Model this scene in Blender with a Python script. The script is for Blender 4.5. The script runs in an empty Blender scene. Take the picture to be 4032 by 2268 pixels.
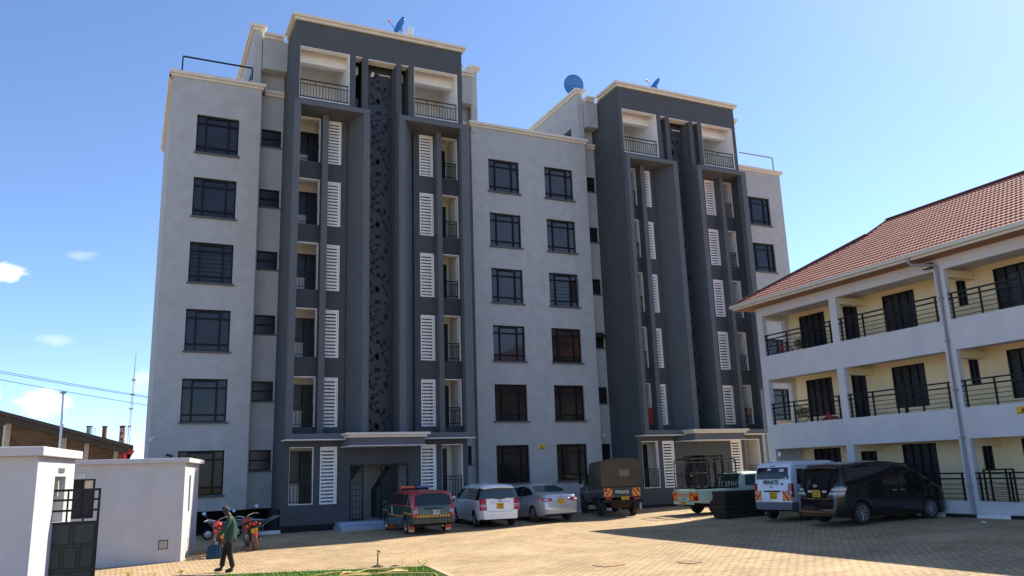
import bpy, bmesh, math, random
from mathutils import Vector, Matrix
random.seed(7)
R = math.radians
scene = bpy.context.scene
COL = scene.collection
PI = math.pi

# ------------------------------------------------------------------ materials
def mat(name, col, rough=0.7, metal=0.0, var=0.0, scale=3.0, bump=0.0, bscale=60.0, spec=0.5, coat=0.0, stain=None, stain_amt=0.0, stain_scale=0.6, emit=0.0, alpha=1.0, trans=0.0, bdist=0.01):
    m = bpy.data.materials.new(name); m.use_nodes = True
    nt = m.node_tree; N = nt.nodes; L = nt.links
    b = N['Principled BSDF']
    b.inputs['Base Color'].default_value = (*col, 1)
    b.inputs['Roughness'].default_value = rough
    b.inputs['Metallic'].default_value = metal
    b.inputs['Specular IOR Level'].default_value = spec
    b.inputs['Coat Weight'].default_value = coat
    b.inputs['Coat Roughness'].default_value = 0.04
    if trans: b.inputs['Transmission Weight'].default_value = trans
    if emit:
        b.inputs['Emission Color'].default_value = (*col, 1); b.inputs['Emission Strength'].default_value = emit
    if var or bump or stain:
        tc = N.new('ShaderNodeNewGeometry')
        src = tc.outputs['Position']
    last = None
    if var:
        n = N.new('ShaderNodeTexNoise'); n.inputs['Scale'].default_value = scale; n.inputs['Detail'].default_value = 6
        L.new(src, n.inputs['Vector'])
        r = N.new('ShaderNodeMapRange'); r.inputs[1].default_value = .25; r.inputs[2].default_value = .75
        r.inputs[3].default_value = 1 - var; r.inputs[4].default_value = 1 + var
        L.new(n.outputs['Fac'], r.inputs[0])
        mx = N.new('ShaderNodeMix'); mx.data_type = 'RGBA'; mx.blend_type = 'MULTIPLY'; mx.inputs[0].default_value = 1
        mx.inputs[6].default_value = (*col, 1); L.new(r.outputs[0], mx.inputs[7])
        last = mx.outputs[2]
    if stain:
        n = N.new('ShaderNodeTexNoise'); n.inputs['Scale'].default_value = stain_scale; n.inputs['Detail'].default_value = 8; n.inputs['Roughness'].default_value = .65
        mp = N.new('ShaderNodeMapping'); mp.inputs['Scale'].default_value = (1, 1, .25)
        L.new(src, mp.inputs[0]); L.new(mp.outputs[0], n.inputs['Vector'])
        r = N.new('ShaderNodeMapRange'); r.inputs[1].default_value = .5; r.inputs[2].default_value = .75
        r.inputs[3].default_value = 0; r.inputs[4].default_value = stain_amt
        L.new(n.outputs['Fac'], r.inputs[0])
        mx = N.new('ShaderNodeMix'); mx.data_type = 'RGBA'
        L.new(r.outputs[0], mx.inputs[0])
        if last: L.new(last, mx.inputs[6])
        else: mx.inputs[6].default_value = (*col, 1)
        mx.inputs[7].default_value = (*stain, 1)
        last = mx.outputs[2]
    if last: L.new(last, b.inputs['Base Color'])
    if bump:
        n = N.new('ShaderNodeTexNoise'); n.inputs['Scale'].default_value = bscale; n.inputs['Detail'].default_value = 4
        L.new(src, n.inputs['Vector'])
        bp = N.new('ShaderNodeBump'); bp.inputs['Strength'].default_value = bump; bp.inputs['Distance'].default_value = bdist
        L.new(n.outputs['Fac'], bp.inputs['Height']); L.new(bp.outputs[0], b.inputs['Normal'])
    return m

M = {}
M['grey'] = mat('grey_render', (.415, .43, .43), .9, var=.10, scale=2.2, bump=.35, bscale=45, stain=(.34, .345, .34), stain_amt=.38, stain_scale=1.6)
M['dark'] = mat('charcoal_render', (.070, .079, .087), .85, var=.10, scale=2.0, bump=.35, bscale=45, stain=(.10, .105, .115), stain_amt=.45, stain_scale=.8)
M['darkl'] = mat('slate_render', (.108, .122, .134), .85, var=.08, scale=2.0, bump=.3, bscale=45)
M['cream'] = mat('cream_cornice', (.68, .63, .54), .8, var=.08, scale=4, bump=.15)
M['white'] = mat('white_paint', (.86, .86, .85), .7, var=.04, scale=3, bump=.1)
M['ivory'] = mat('ivory_paint', (.86, .85, .81), .8, var=.05, scale=3)
M['room'] = mat('room_paint', (.84, .82, .77), .85, var=.05, scale=2)
M['blackm'] = mat('black_metal', (.009, .009, .011), .45, spec=.3)
M['frame'] = mat('window_frame_metal', (.005, .005, .006), .5, spec=.25)
M['sill'] = mat('grey_sill', (.11, .11, .125), .8, var=.1, scale=8)
M['glass'] = mat('window_glass', (.024, .025, .032), .05, spec=.40, var=.4, scale=.8)
M['glassm'] = mat('grey_window_glass', (.060, .062, .066), .05, spec=.5, var=.3, scale=.8)
M['glass2'] = mat('small_window_glass', (.022, .020, .024), .25, spec=.4)
M['carglass'] = mat('car_glass', (.012, .014, .016), .03, spec=.6)
M['carglass2'] = mat('car_glass_clear', (.05, .08, .085), .03, spec=.7)
M['door'] = mat('dark_door', (.020, .021, .026), .35, var=.3, scale=5)
M['hole'] = mat('panel_cutout', (.016, .018, .021), .9)  # darkness behind the screen's cut-outs, given as a flat colour
M['panel'] = mat('screen_metal', (.044, .050, .062), .5, var=.25, scale=1.2)
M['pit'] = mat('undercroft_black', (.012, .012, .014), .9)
M['tile'] = mat('step_tile', (.36, .42, .54), .25, var=.08, scale=5)
M['verwhite'] = mat('veranda_white_render', (.585, .585, .605), .88, var=.06, scale=1.4, bump=.3, bscale=40, stain=(.46, .455, .50), stain_amt=.5, stain_scale=.8)
M['veryellow'] = mat('veranda_yellow_paint', (.84, .70, .43), .85, var=.05, scale=2)
M['wood'] = mat('soffit_wood', (.30, .15, .07), .7, var=.15, scale=10)
M['gutter'] = mat('gutter_white', (.60, .58, .52), .5, var=.08, scale=3)
M['ridge'] = mat('ridge_tile', (.10, .028, .022), .7, var=.2, scale=6)
M['gwhite'] = mat('guard_white_render', (.50, .50, .515), .9, var=.07, scale=2, bump=.3, bscale=40, stain=(.38, .37, .37), stain_amt=.5, stain_scale=1.1)
M['pipe'] = mat('grey_pipe', (.27, .27, .30), .5, var=.08, scale=4)
M['steel'] = mat('galvanised_steel', (.45, .45, .46), .35, metal=.8, var=.1, scale=9)
M['chrome'] = mat('chrome_trim', (.75, .75, .76), .12, metal=1)
M['rubber'] = mat('tyre_rubber', (.020, .019, .018), .85, var=.3, scale=9)
M['dustrub'] = mat('dusty_rubber', (.055, .040, .027), .95, var=.3, scale=9)
M['rim'] = mat('alloy_rim', (.42, .42, .43), .3, metal=.85)
M['darkrim'] = mat('dark_steel_rim', (.05, .05, .05), .6)
M['under'] = mat('underbody', (.010, .010, .010), .9)
M['red_lens'] = mat('red_lens', (.36, .010, .010), .12, coat=.6)
M['clear_lens'] = mat('clear_lens', (.62, .60, .58), .12, coat=.6)
M['amber_lens'] = mat('amber_lens', (.75, .20, .02), .15, coat=.6)
M['smoke_lens'] = mat('smoked_lens', (.20, .20, .21), .12, coat=.8, metal=.4)
M['plate'] = mat('yellow_plate', (.72, .40, .02), .5)
M['plate_d'] = mat('grey_plate', (.10, .13, .15), .5)
M['ink'] = mat('black_lettering', (.008, .008, .008), .6)
M['inkw'] = mat('white_lettering', (.75, .75, .75), .6)
M['inkr'] = mat('red_lettering', (.50, .05, .04), .5)
M['pgreen'] = mat('police_green_paint', (.026, .060, .040), .25, coat=.5, var=.15, scale=4)
M['pred'] = mat('police_red_paint', (.42, .035, .030), .3, coat=.5, var=.06, scale=4)
M['pbump'] = mat('grey_green_plastic', (.045, .052, .040), .5, var=.15, scale=5)
M['wpaint'] = mat('white_car_paint', (.86, .86, .86), .22, coat=.6, var=.04, scale=5, stain=(.55, .48, .40), stain_amt=.35, stain_scale=2.5)
M['silver'] = mat('silver_car_paint', (.62, .63, .64), .28, metal=.55, coat=.6, var=.05, scale=4)
M['cgreen'] = mat('dark_green_paint', (.014, .022, .018), .4, coat=.3, var=.2, scale=5)
M['canvas'] = mat('khaki_canvas', (.092, .072, .046), .95, var=.16, scale=3.5, bump=.5, bscale=18, bdist=.03)
M['mint'] = mat('mint_paint', (.40, .57, .47), .4, coat=.3, var=.08, scale=5, stain=(.42, .42, .32), stain_amt=.35, stain_scale=2)
M['vwhite'] = mat('pale_van_paint', (.62, .68, .76), .25, coat=.6, var=.03, scale=5)
M['vgrey'] = mat('grey_bumper_plastic', (.11, .12, .155), .55)
M['black'] = mat('black_car_paint', (.008, .008, .008), .16, coat=.35, spec=.35)
M['hazred'] = mat('reflective_red', (.62, .045, .03), .5)
M['hazyel'] = mat('reflective_yellow', (.78, .42, .05), .5)
M['blue'] = mat('blue_dish_paint', (.03, .17, .46), .4, coat=.3, var=.1, scale=4)
M['orange'] = mat('orange_plastic', (.75, .16, .03), .4)
M['mflap'] = mat('orange_mudflap', (.62, .10, .03), .6)
M['bluelens'] = mat('blue_beacon_lens', (.03, .04, .30), .15, coat=.6)
M['redlens2'] = mat('red_beacon_lens', (.70, .04, .02), .15, coat=.6)
M['slab'] = mat('black_plastic', (.012, .012, .011), .75, var=.5, scale=6)
M['skin'] = mat('dark_skin', (.055, .030, .020), .5, var=.1, scale=20)
M['hair'] = mat('grey_hair', (.055, .052, .050), .9, var=.3, scale=60)
M['sweater'] = mat('green_sweater', (.028, .085, .052), .95, var=.2, scale=30, bump=.4, bscale=80)
M['trouser'] = mat('black_trousers', (.014, .012, .014), .9, var=.4, scale=9)
M['shoe'] = mat('black_shoe', (.012, .010, .009), .4)
M['shirt'] = mat('pink_collar', (.55, .33, .30), .9)
M['khaki'] = mat('khaki_shirt', (.35, .27, .15), .9, var=.1, scale=9)
M['bag'] = mat('blue_bag', (.022, .060, .115), .8, var=.2, scale=14, bump=.4, bscale=30)
M['mred'] = mat('motorcycle_red', (.50, .030, .015), .3, coat=.5, var=.1, scale=10)
M['mud'] = mat('dried_mud', (.17, .085, .035), .95, var=.3, scale=15, bump=.5, bscale=40)
M['soil'] = mat('wet_soil', (.05, .028, .016), .95, var=.4, scale=20, bump=.6, bscale=40)
M['mirror'] = mat('mirror_glass', (.85, .87, .9), .03, metal=1)
M['barrow'] = mat('grey_barrow_steel', (.13, .125, .12), .6, metal=.3, var=.2, scale=10)
M['hose'] = mat('yellow_hose', (.62, .44, .14), .55, var=.1, scale=6)
M['greenpipe'] = mat('green_pipe', (.04, .20, .06), .5)
M['leafy'] = mat('yellow_green_leaf', (.40, .42, .03), .7, var=.2, scale=30)
M['flower'] = mat('yellow_petal', (.80, .58, .04), .7)
M['leafd'] = mat('dull_green_leaf', (.07, .10, .04), .7, var=.3, scale=20)
M['clothred'] = mat('red_cloth', (.35, .05, .04), .95, var=.2, scale=12)
M['clothdk'] = mat('dark_cloth', (.022, .024, .028), .95, var=.2, scale=12)
M['clothtan'] = mat('tan_cloth', (.28, .18, .12), .95, var=.2, scale=12)
M['sign'] = mat('yellow_sign', (.75, .40, .03), .6)
M['paper'] = mat('white_paper', (.75, .75, .75), .8)
M['kerbc'] = mat('sandy_kerb', (.50, .38, .24), .9, var=.2, scale=5, bump=.3)
M['concrete'] = mat('concrete', (.40, .36, .30), .9, var=.15, scale=5, bump=.3)
M['brickdk'] = mat('sheet_roof_dark', (.055, .050, .046), .8, var=.2, scale=3)
M['bred'] = mat('red_gutter', (.40, .035, .025), .6, var=.15, scale=6)
M['rust'] = mat('rusty_flue', (.24, .10, .045), .8, var=.35, scale=3)
M['mast'] = mat('grey_mast', (.33, .35, .38), .6)
M['wire'] = mat('cable_grey', (.07, .08, .10), .7)
M['kwhite'] = mat('kerb_white', (.72, .72, .74), .8, var=.1, scale=7)
M['beige'] = mat('beige_blind', (.66, .60, .45), .8)
M['clear'] = mat('tinted_gate_glass', (.20, .25, .26), .06, spec=.6)

def brick_mat(name, c1, c2, mortar, bw, bh, ms=.012, axes='XZ', rough=.9, bumpd=.01, bias=0.0, mottled=.25, rot=0, wob=.03, wscale=2.5, oil=False):
    m = bpy.data.materials.new(name); m.use_nodes = True
    nt = m.node_tree; N = nt.nodes; L = nt.links; b = N['Principled BSDF']
    b.inputs['Roughness'].default_value = rough
    g = N.new('ShaderNodeNewGeometry')
    sx = N.new('ShaderNodeSeparateXYZ'); L.new(g.outputs['Position'], sx.inputs[0])
    cb = N.new('ShaderNodeCombineXYZ')
    L.new(sx.outputs['XYZ'.index(axes[0])], cb.inputs[0]); L.new(sx.outputs['XYZ'.index(axes[1])], cb.inputs[1])
    mp = N.new('ShaderNodeMapping'); mp.inputs['Rotation'].default_value = (0, 0, rot); L.new(cb.outputs[0], mp.inputs[0])
    # wobble so that courses are not ruler straight
    nw = N.new('ShaderNodeTexNoise'); nw.inputs['Scale'].default_value = wscale; L.new(mp.outputs[0], nw.inputs['Vector'])
    vm = N.new('ShaderNodeVectorMath'); vm.operation = 'MULTIPLY_ADD'
    L.new(nw.outputs['Color'], vm.inputs[0]); vm.inputs[1].default_value = (wob, wob, 0); L.new(mp.outputs[0], vm.inputs[2])
    t = N.new('ShaderNodeTexBrick'); L.new(vm.outputs[0], t.inputs['Vector'])
    t.inputs['Color1'].default_value = (*c1, 1); t.inputs['Color2'].default_value = (*c2, 1); t.inputs['Mortar'].default_value = (*mortar, 1)
    t.inputs['Scale'].default_value = 1; t.inputs['Brick Width'].default_value = bw; t.inputs['Row Height'].default_value = bh
    t.inputs['Mortar Size'].default_value = ms; t.inputs['Mortar Smooth'].default_value = .3; t.inputs['Bias'].default_value = bias
    n = N.new('ShaderNodeTexNoise'); n.inputs['Scale'].default_value = .55; n.inputs['Detail'].default_value = 9; n.inputs['Roughness'].default_value = .7
    L.new(g.outputs['Position'], n.inputs['Vector'])
    r = N.new('ShaderNodeMapRange'); r.inputs[1].default_value = .3; r.inputs[2].default_value = .7; r.inputs[3].default_value = 1 - mottled; r.inputs[4].default_value = 1 + mottled
    L.new(n.outputs['Fac'], r.inputs[0])
    mx = N.new('ShaderNodeMix'); mx.data_type = 'RGBA'; mx.blend_type = 'MULTIPLY'; mx.inputs[0].default_value = 1
    L.new(t.outputs['Color'], mx.inputs[6]); L.new(r.outputs[0], mx.inputs[7])
    out = mx.outputs[2]
    if oil:      # scattered oily and muddy blotches with shapes of their own
        for sc_, th_, am_, cc_ in ((.9, .66, .55, (.12, .085, .055)), (3.2, .70, .5, (.20, .12, .06)), (.35, .60, .35, (.62, .47, .28))):
            n2 = N.new('ShaderNodeTexNoise'); n2.inputs['Scale'].default_value = sc_; n2.inputs['Detail'].default_value = 8; n2.inputs['Roughness'].default_value = .6; L.new(g.outputs['Position'], n2.inputs['Vector'])
            r2 = N.new('ShaderNodeMapRange'); r2.inputs[1].default_value = th_ - .06; r2.inputs[2].default_value = th_ + .06; r2.inputs[4].default_value = am_; L.new(n2.outputs['Fac'], r2.inputs[0])
            m2 = N.new('ShaderNodeMix'); m2.data_type = 'RGBA'; L.new(r2.outputs[0], m2.inputs[0]); L.new(out, m2.inputs[6]); m2.inputs[7].default_value = (*cc_, 1); out = m2.outputs[2]
    L.new(out, b.inputs['Base Color'])
    bp = N.new('ShaderNodeBump'); bp.inputs['Strength'].default_value = .8; bp.inputs['Distance'].default_value = bumpd
    inv = N.new('ShaderNodeMath'); inv.operation = 'SUBTRACT'; inv.inputs[0].default_value = 1; L.new(t.outputs['Fac'], inv.inputs[1])
    L.new(inv.outputs[0], bp.inputs['Height']); L.new(bp.outputs[0], b.inputs['Normal'])
    return m
M['paver'] = brick_mat('sand_pavers', (.56, .40, .215), (.42, .29, .15), (.20, .135, .075), .26, .13, .016, 'XY', bumpd=.015, mottled=.24, wob=.06, wscale=6, oil=True)
M['paver2'] = brick_mat('red_sand_pavers', (.46, .27, .17), (.40, .24, .15), (.2, .13, .08), .125, .26, .012, 'XY', mottled=.2)
M['brick'] = brick_mat('rough_brick', (.15, .085, .045), (.09, .052, .030), (.12, .095, .07), .48, .22, .03, 'XZ', mottled=.35)

def roof_mat():
    m = mat('clay_roof_tiles', (.41, .165, .115), .8, var=.25, scale=2.5, stain=(.44, .24, .18), stain_amt=.6, stain_scale=9)
    return m
M['roof'] = roof_mat()

# ------------------------------------------------------------------ mesh builder
class MB:
    def __init__(s): s.v = []; s.f = []; s.m = []; s.cm = 0
    def vert(s, p): s.v.append(tuple(p)); return len(s.v) - 1
    def face(s, idx, m=None): s.f.append(tuple(idx)); s.m.append(s.cm if m is None else m)
    def poly(s, pts, m=None):
        i = len(s.v); s.v += [tuple(p) for p in pts]; s.face(range(i, i + len(pts)), m)
    def box(s, x0, x1, y0, y1, z0, z1, m=None):
        i = len(s.v)
        s.v += [(x0, y0, z0), (x1, y0, z0), (x1, y1, z0), (x0, y1, z0), (x0, y0, z1), (x1, y0, z1), (x1, y1, z1), (x0, y1, z1)]
        for q in ((0, 3, 2, 1), (4, 5, 6, 7), (0, 1, 5, 4), (1, 2, 6, 5), (2, 3, 7, 6), (3, 0, 4, 7)):
            s.face([i + k for k in q], m)
        return s
    def prism(s, pts, d, m=None):
        """closed polygon pts (3d, planar) pushed along vector d"""
        n = len(pts); i = len(s.v); d = Vector(d)
        s.v += [tuple(p) for p in pts] + [tuple(Vector(p) + d) for p in pts]
        s.face([i + n - 1 - k for k in range(n)], m); s.face([i + n + k for k in range(n)], m)
        for k in range(n):
            a, b = i + k, i + (k + 1) % n
            s.face([a, b, b + n, a + n], m)
    def tube(s, path, r, n=8, m=None, cap=True):
        path = [Vector(p) for p in path]; rings = []
        up = Vector((0, 0, 1))
        for k, p in enumerate(path):
            d = (path[min(k + 1, len(path) - 1)] - path[max(k - 1, 0)]).normalized()
            a = d.cross(up)
            if a.length < 1e-3: a = d.cross(Vector((1, 0, 0)))
            a.normalize(); b = a.cross(d).normalized()
            rr = r[k] if isinstance(r, (list, tuple)) else r
            i = len(s.v)
            s.v += [tuple(p + (a * math.cos(t) + b * math.sin(t)) * rr) for t in [2 * PI * q / n for q in range(n)]]
            rings.append(i)
        for k in range(len(rings) - 1):
            for q in range(n):
                a, b = rings[k] + q, rings[k] + (q + 1) % n
                c, d2 = rings[k + 1] + (q + 1) % n, rings[k + 1] + q
                s.face([a, b, c, d2], m)
        if cap:
            s.face([rings[0] + n - 1 - q for q in range(n)], m); s.face([rings[-1] + q for q in range(n)], m)
    def bar(s, p0, p1, w, h=None, m=None):
        """square bar"""
        h = h or w; p0 = Vector(p0); p1 = Vector(p1); d = (p1 - p0).normalized()
        up = Vector((0, 0, 1))
        a = d.cross(up)
        if a.length < 1e-3: a = Vector((1, 0, 0))
        a.normalize(); b = a.cross(d).normalized()
        a *= w / 2; b *= h / 2
        s.prism([p0 - a - b, p0 + a - b, p0 + a + b, p0 - a + b], p1 - p0, m)
    def lathe(s, prof, n=24, c=(0, 0, 0), ax='Y', m=None, a0=0, a1=2 * PI, mf=None):
        """prof list of (radius, offset along axis)"""
        i0 = len(s.v); full = abs(a1 - a0 - 2 * PI) < 1e-6
        k = n if full else n + 1
        for r, o in prof:
            for q in range(k):
                t = a0 + (a1 - a0) * q / n; u, w = r * math.cos(t), r * math.sin(t)
                p = {'Y': (u, o, w), 'X': (o, u, w), 'Z': (u, w, o)}[ax]
                s.v.append((c[0] + p[0], c[1] + p[1], c[2] + p[2]))
        for a in range(len(prof) - 1):
            for q in range(n):
                q2 = (q + 1) % k
                s.face([i0 + a * k + q, i0 + a * k + q2, i0 + (a + 1) * k + q2, i0 + (a + 1) * k + q], m if mf is None else mf(a))
    def disc(s, c, r, ax='Y', n=20, m=None):
        pts = []
        for q in range(n):
            t = 2 * PI * q / n; u, w = r * math.cos(t), r * math.sin(t)
            p = {'Y': (u, 0, w), 'X': (0, u, w), 'Z': (u, w, 0)}[ax]
            pts.append((c[0] + p[0], c[1] + p[1], c[2] + p[2]))
        s.poly(pts, m)
    def grid(s, fn, nu, nv, m=None):
        i = len(s.v)
        for a in range(nu + 1):
            for b in range(nv + 1): s.v.append(tuple(fn(a / nu, b / nv)))
        for a in range(nu):
            for b in range(nv):
                q = i + a * (nv + 1) + b
                s.face([q, q + nv + 1, q + nv + 2, q + 1], m)
    def wall(s, o, u, v, n, U, V, th, holes=(), m=None, jm=None):
        """wall slab in plane o+u*a+v*b; front face at n=0, back at -n*th; rectangular holes (a0,a1,b0,b1)"""
        o, u, v, n = Vector(o), Vector(u), Vector(v), Vector(n)
        us = sorted(set([U[0], U[1]] + [x for h in holes for x in h[:2] if U[0] < x < U[1]]))
        vs = sorted(set([V[0], V[1]] + [x for h in holes for x in h[2:4] if V[0] < x < V[1]]))
        def solid(a, b):
            if a < 0 or b < 0 or a >= len(us) - 1 or b >= len(vs) - 1: return False
            cu, cv = (us[a] + us[a + 1]) / 2, (vs[b] + vs[b + 1]) / 2
            return not any(h[0] < cu < h[1] and h[2] < cv < h[3] for h in holes)
        cache = {}
        def P(a, b, k):
            key = (a, b, k)
            if key not in cache: cache[key] = s.vert(o + u * us[a] + v * vs[b] - n * (th * k))
            return cache[key]
        for a in range(len(us) - 1):
            for b in range(len(vs) - 1):
                if not solid(a, b): continue
                s.face([P(a, b, 0), P(a + 1, b, 0), P(a + 1, b + 1, 0), P(a, b + 1, 0)], m)
                s.face([P(a, b, 1), P(a, b + 1, 1), P(a + 1, b + 1, 1), P(a + 1, b, 1)], m)
                for da, db, e in ((-1, 0, ((a, b), (a, b + 1))), (1, 0, ((a + 1, b + 1), (a + 1, b))), (0, -1, ((a + 1, b), (a, b))), (0, 1, ((a, b + 1), (a + 1, b + 1)))):
                    if not solid(a + da, b + db):
                        (p, q), (r2, t) = e
                        inner = 0 <= a + da < len(us) - 1 and 0 <= b + db < len(vs) - 1
                        s.face([P(p, q, 0), P(r2, t, 0), P(r2, t, 1), P(p, q, 1)], jm if (inner and jm is not None) else m)
    def build(s, name, mats, parent=None, smooth=None, off=None, bevel=0, fix=True):
        me = bpy.data.meshes.new(name)
        mats = mats if isinstance(mats, (list, tuple)) else [mats]
        o = Vector(off) if off is not None else Vector((0, 0, 0))
        me.from_pydata([tuple(Vector(p) - o) for p in s.v], [], s.f)
        for q in mats: me.materials.append(q)
        me.polygons.foreach_set('material_index', s.m)
        if fix or smooth is not None:
            bm = bmesh.new(); bm.from_mesh(me)
            bmesh.ops.remove_doubles(bm, verts=bm.verts, dist=1e-4)
            if fix: bmesh.ops.recalc_face_normals(bm, faces=bm.faces)
            bm.to_mesh(me); bm.free()
        if smooth is not None:
            me.polygons.foreach_set('use_smooth', [True] * len(me.polygons))
            me.set_sharp_from_angle(angle=R(smooth))
        me.update()
        ob = bpy.data.objects.new(name, me); COL.objects.link(ob)
        if parent: ob.parent = parent
        if bevel:
            b = ob.modifiers.new('bevel', 'BEVEL'); b.width = bevel; b.segments = 2; b.limit_method = 'ANGLE'; b.angle_limit = R(35)
        return ob

def tag(o, label, cat, group=None, kind=None):
    o['label'] = label; o['category'] = cat
    if group: o['group'] = group
    if kind: o['kind'] = kind
    return o
def thing(name, label, cat, loc=(0, 0, 0), rz=0, group=None):
    o = bpy.data.objects.new(name, None); COL.objects.link(o)
    o.empty_display_size = .3; o.location = loc; o.rotation_euler = (0, 0, rz)
    return tag(o, label, cat, group)
def structure(o): o['kind'] = 'structure'; return o
def kids(o): return [c for c in COL.objects if c.parent == o]
def copy_tree(o, parent=None, loc=None):
    ch = kids(o)
    c = o.copy(); COL.objects.link(c)
    if parent: c.parent = parent
    if loc is not None: c.location = loc
    for k in ch: copy_tree(k, c)
    return c

def text_mb(mb, s, origin, u, v, height, m=0, width=None, squash=1.0, centre=True, serif_gap=0, bold=0.0):
    """adds flat lettering in the plane (u right, v up) to a builder"""
    cu = bpy.data.curves.new('txt', 'FONT'); cu.body = s; cu.size = 1; cu.resolution_u = 3
    cu.offset = bold
    ob = bpy.data.objects.new('txt', cu); COL.objects.link(ob)
    dg = bpy.context.evaluated_depsgraph_get(); dg.update()
    me = bpy.data.meshes.new_from_object(ob.evaluated_get(dg))
    xs = [p.co.x for p in me.vertices]; ys = [p.co.y for p in me.vertices]
    x0, x1, y0, y1 = min(xs), max(xs), min(ys), max(ys)
    k = height / (y1 - y0); kx = k * squash
    if width: kx = width / (x1 - x0)
    u, v, o = Vector(u), Vector(v), Vector(origin)
    cx = (x0 + x1) / 2 if centre else x0
    i = len(mb.v)
    for p in me.vertices: mb.v.append(tuple(o + u * ((p.co.x - cx) * kx) + v * ((p.co.y - (y0 + y1) / 2) * k)))
    for f in me.polygons: mb.face([i + q for q in f.vertices], m)
    bpy.data.objects.remove(ob); bpy.data.curves.remove(cu); bpy.data.meshes.remove(me)

def sm(t): t = min(1, max(0, t)); return t * t * (3 - 2 * t)
def gz(x, y): return -2.165 + .0065 * max(-30, min(x, 60)) - .15 * sm((33.5 - y) / 11) * (1 - sm((x - 17) / 7))
def gxy(x, y, d=0): return (x, y, gz(x, y) + d)
# ------------------------------------------------------------------ main apartment building
BR = Vector((9.9, 36.5, -2.1))
bld = thing('apartment_building', 'long seven storey grey apartment block with two charcoal towers and white louvre screens', 'building', BR)
def W(mb, name, mats, parent=bld, **k): return mb.build(name, mats, parent, off=BR, **k)
GF, SWY, BK = 36.5, 37.1, 46.0       # grey front, set-back wall, back of the block
FL = [0, 3, 6, 9, 12, 15]            # storeys; opening heights are given for the top one and lowered

def window_proto(name, w, h, big=True, bars=False, gm='glass'):
    f = MB(); t = .055
    f.box(-w/2, w/2, 0, .09, 0, t); f.box(-w/2, w/2, 0, .09, h - t, h)
    f.box(-w/2, -w/2 + t, 0, .09, t, h - t); f.box(w/2 - t, w/2, 0, .09, t, h - t)
    if big:
        for x in (-w * .27, w * .27): f.box(x - .038, x + .038, -.012, .08, t, h - t)
        for z in (h * .17, h * .79): 
            f.box(-w/2 + t, -w*.27 - .038, -.006, .075, z - .035, z + .035)
            f.box(-w*.27 + .038, w*.27 - .038, -.006, .075, z - .035, z + .035)
            f.box(w*.27 + .038, w/2 - t, -.006, .075, z - .035, z + .035)
        f.box(-w * .27 + .038, w * .27 - .038, -.008, .07, h - t - .07, h - t)   # casement head
    else:
        f.box(-w/2 + t, w/2 - t, -.006, .075, h * .5 - .03, h * .5 + .03)
    wo = f.build(name, M['frame'], bld)
    g = MB(); g.box(-w/2 + t, w/2 - t, .05, .06, t, h - t); g.build('pane', M[gm], wo)
    s = MB()
    if big: s.box(-w/2 - .06, w/2 + .08, -.20, .10, -.075, -.004)
    else: s.box(-w/2 - .015, w/2 + .09, -.16, .10, -.06, -.004)
    s.build('sill', M['sill'], wo)
    if bars:
        b = MB()
        for k in range(9):
            z = t + (h - 2 * t) * (k + .5) / 9
            b.box(-w/2 + t, w/2 - t, .030, .038, z - .008, z + .008)
        b.build('burglar_bars', M['frame'], wo)
    return wo
M['glassb'] = mat('curtain_reflection_glass', (.034, .027, .023), .05, spec=.22, var=.5, scale=1.1)  # brown of reflections and curtains put into the glass colour
used = {}
def place_window(kind, x, y, z, w, h):
    key = kind
    if key not in used:
        used[key] = window_proto('window' if not kind.startswith('s') else 'small_window', w, h, not kind.startswith('s'), 'b' in kind, {'d': 'glass', 'e': 'glassm', 'k': 'glassb', 's': 'glass2'}[kind[0]])
        o = used[key]
    else:
        o = copy_tree(used[key])
    o.location = Vector((x, y, z)) - BR
    return o

def grey_block(x0, x1, y, wins, side_l=None, side_r=None, bottom=-1.19, top=17.95, wk=None):
    """front render wall with window openings, returns; closed by side walls, roof and soffit"""
    holes = []
    for (a, b) in wins:
        for f in FL:
            holes.append((a, b, 14.45 - f, 16.27 - f))
    m = MB()
    m.wall((0, y, 0), (1, 0, 0), (0, 0, 1), (0, -1, 0), (x0, x1), (bottom, top), .24, holes)
    W(m, 'front_wall', M['grey'])
    s = MB()
    s.box(x0, x0 + .24, y + .24, side_l, bottom, top); s.box(x1 - .24, x1, y + .24, side_r, bottom, top)
    W(s, 'side_wall', M['grey'])
    s = MB(); s.box(x0 + .24, x1 - .24, y + .24, BK, top - .4, top - .1); W(s, 'roof_slab', M['concrete'])
    s = MB(); s.box(x0 + .24, x1 - .24, y + .24, BK - 2, bottom, bottom + .15); W(s, 'soffit', M['grey'])
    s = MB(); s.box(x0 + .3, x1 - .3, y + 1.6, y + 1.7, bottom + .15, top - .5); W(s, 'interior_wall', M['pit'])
    i = 0
    for (a, b) in wins:
        for f in FL:
            kd = 'd'
            if wk: kd = wk(i, int(f / 3))
            place_window(kd, (a + b) / 2, y + .10, 14.45 - f, b - a, 1.82)
        i += 1
def cornice(pts, z0, name='cornice', closed_ends=True, p1=.08, p2=.17, h=.27):
    """two stepped bands following outward offsets; pts = list of boxes (x0,x1,y0,y1) of the wall to cap"""
    m = MB()
    for (x0, x1, y0, y1) in pts:
        m.box(x0 - p1, x1 + p1, y0 - p1, y1 + p1, z0, z0 + h * .42)
        m.box(x0 - p2, x1 + p2, y0 - p2, y1 + p2, z0 + h * .42 + .001, z0 + h)
        m.box(x0 - p2 + .05, x1 + p2 - .05, y0 - p2 + .05, y1 + p2 - .05, z0 + h + .001, z0 + h + .03)
    return W(m, name, M['cream'], bevel=.015)

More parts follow.
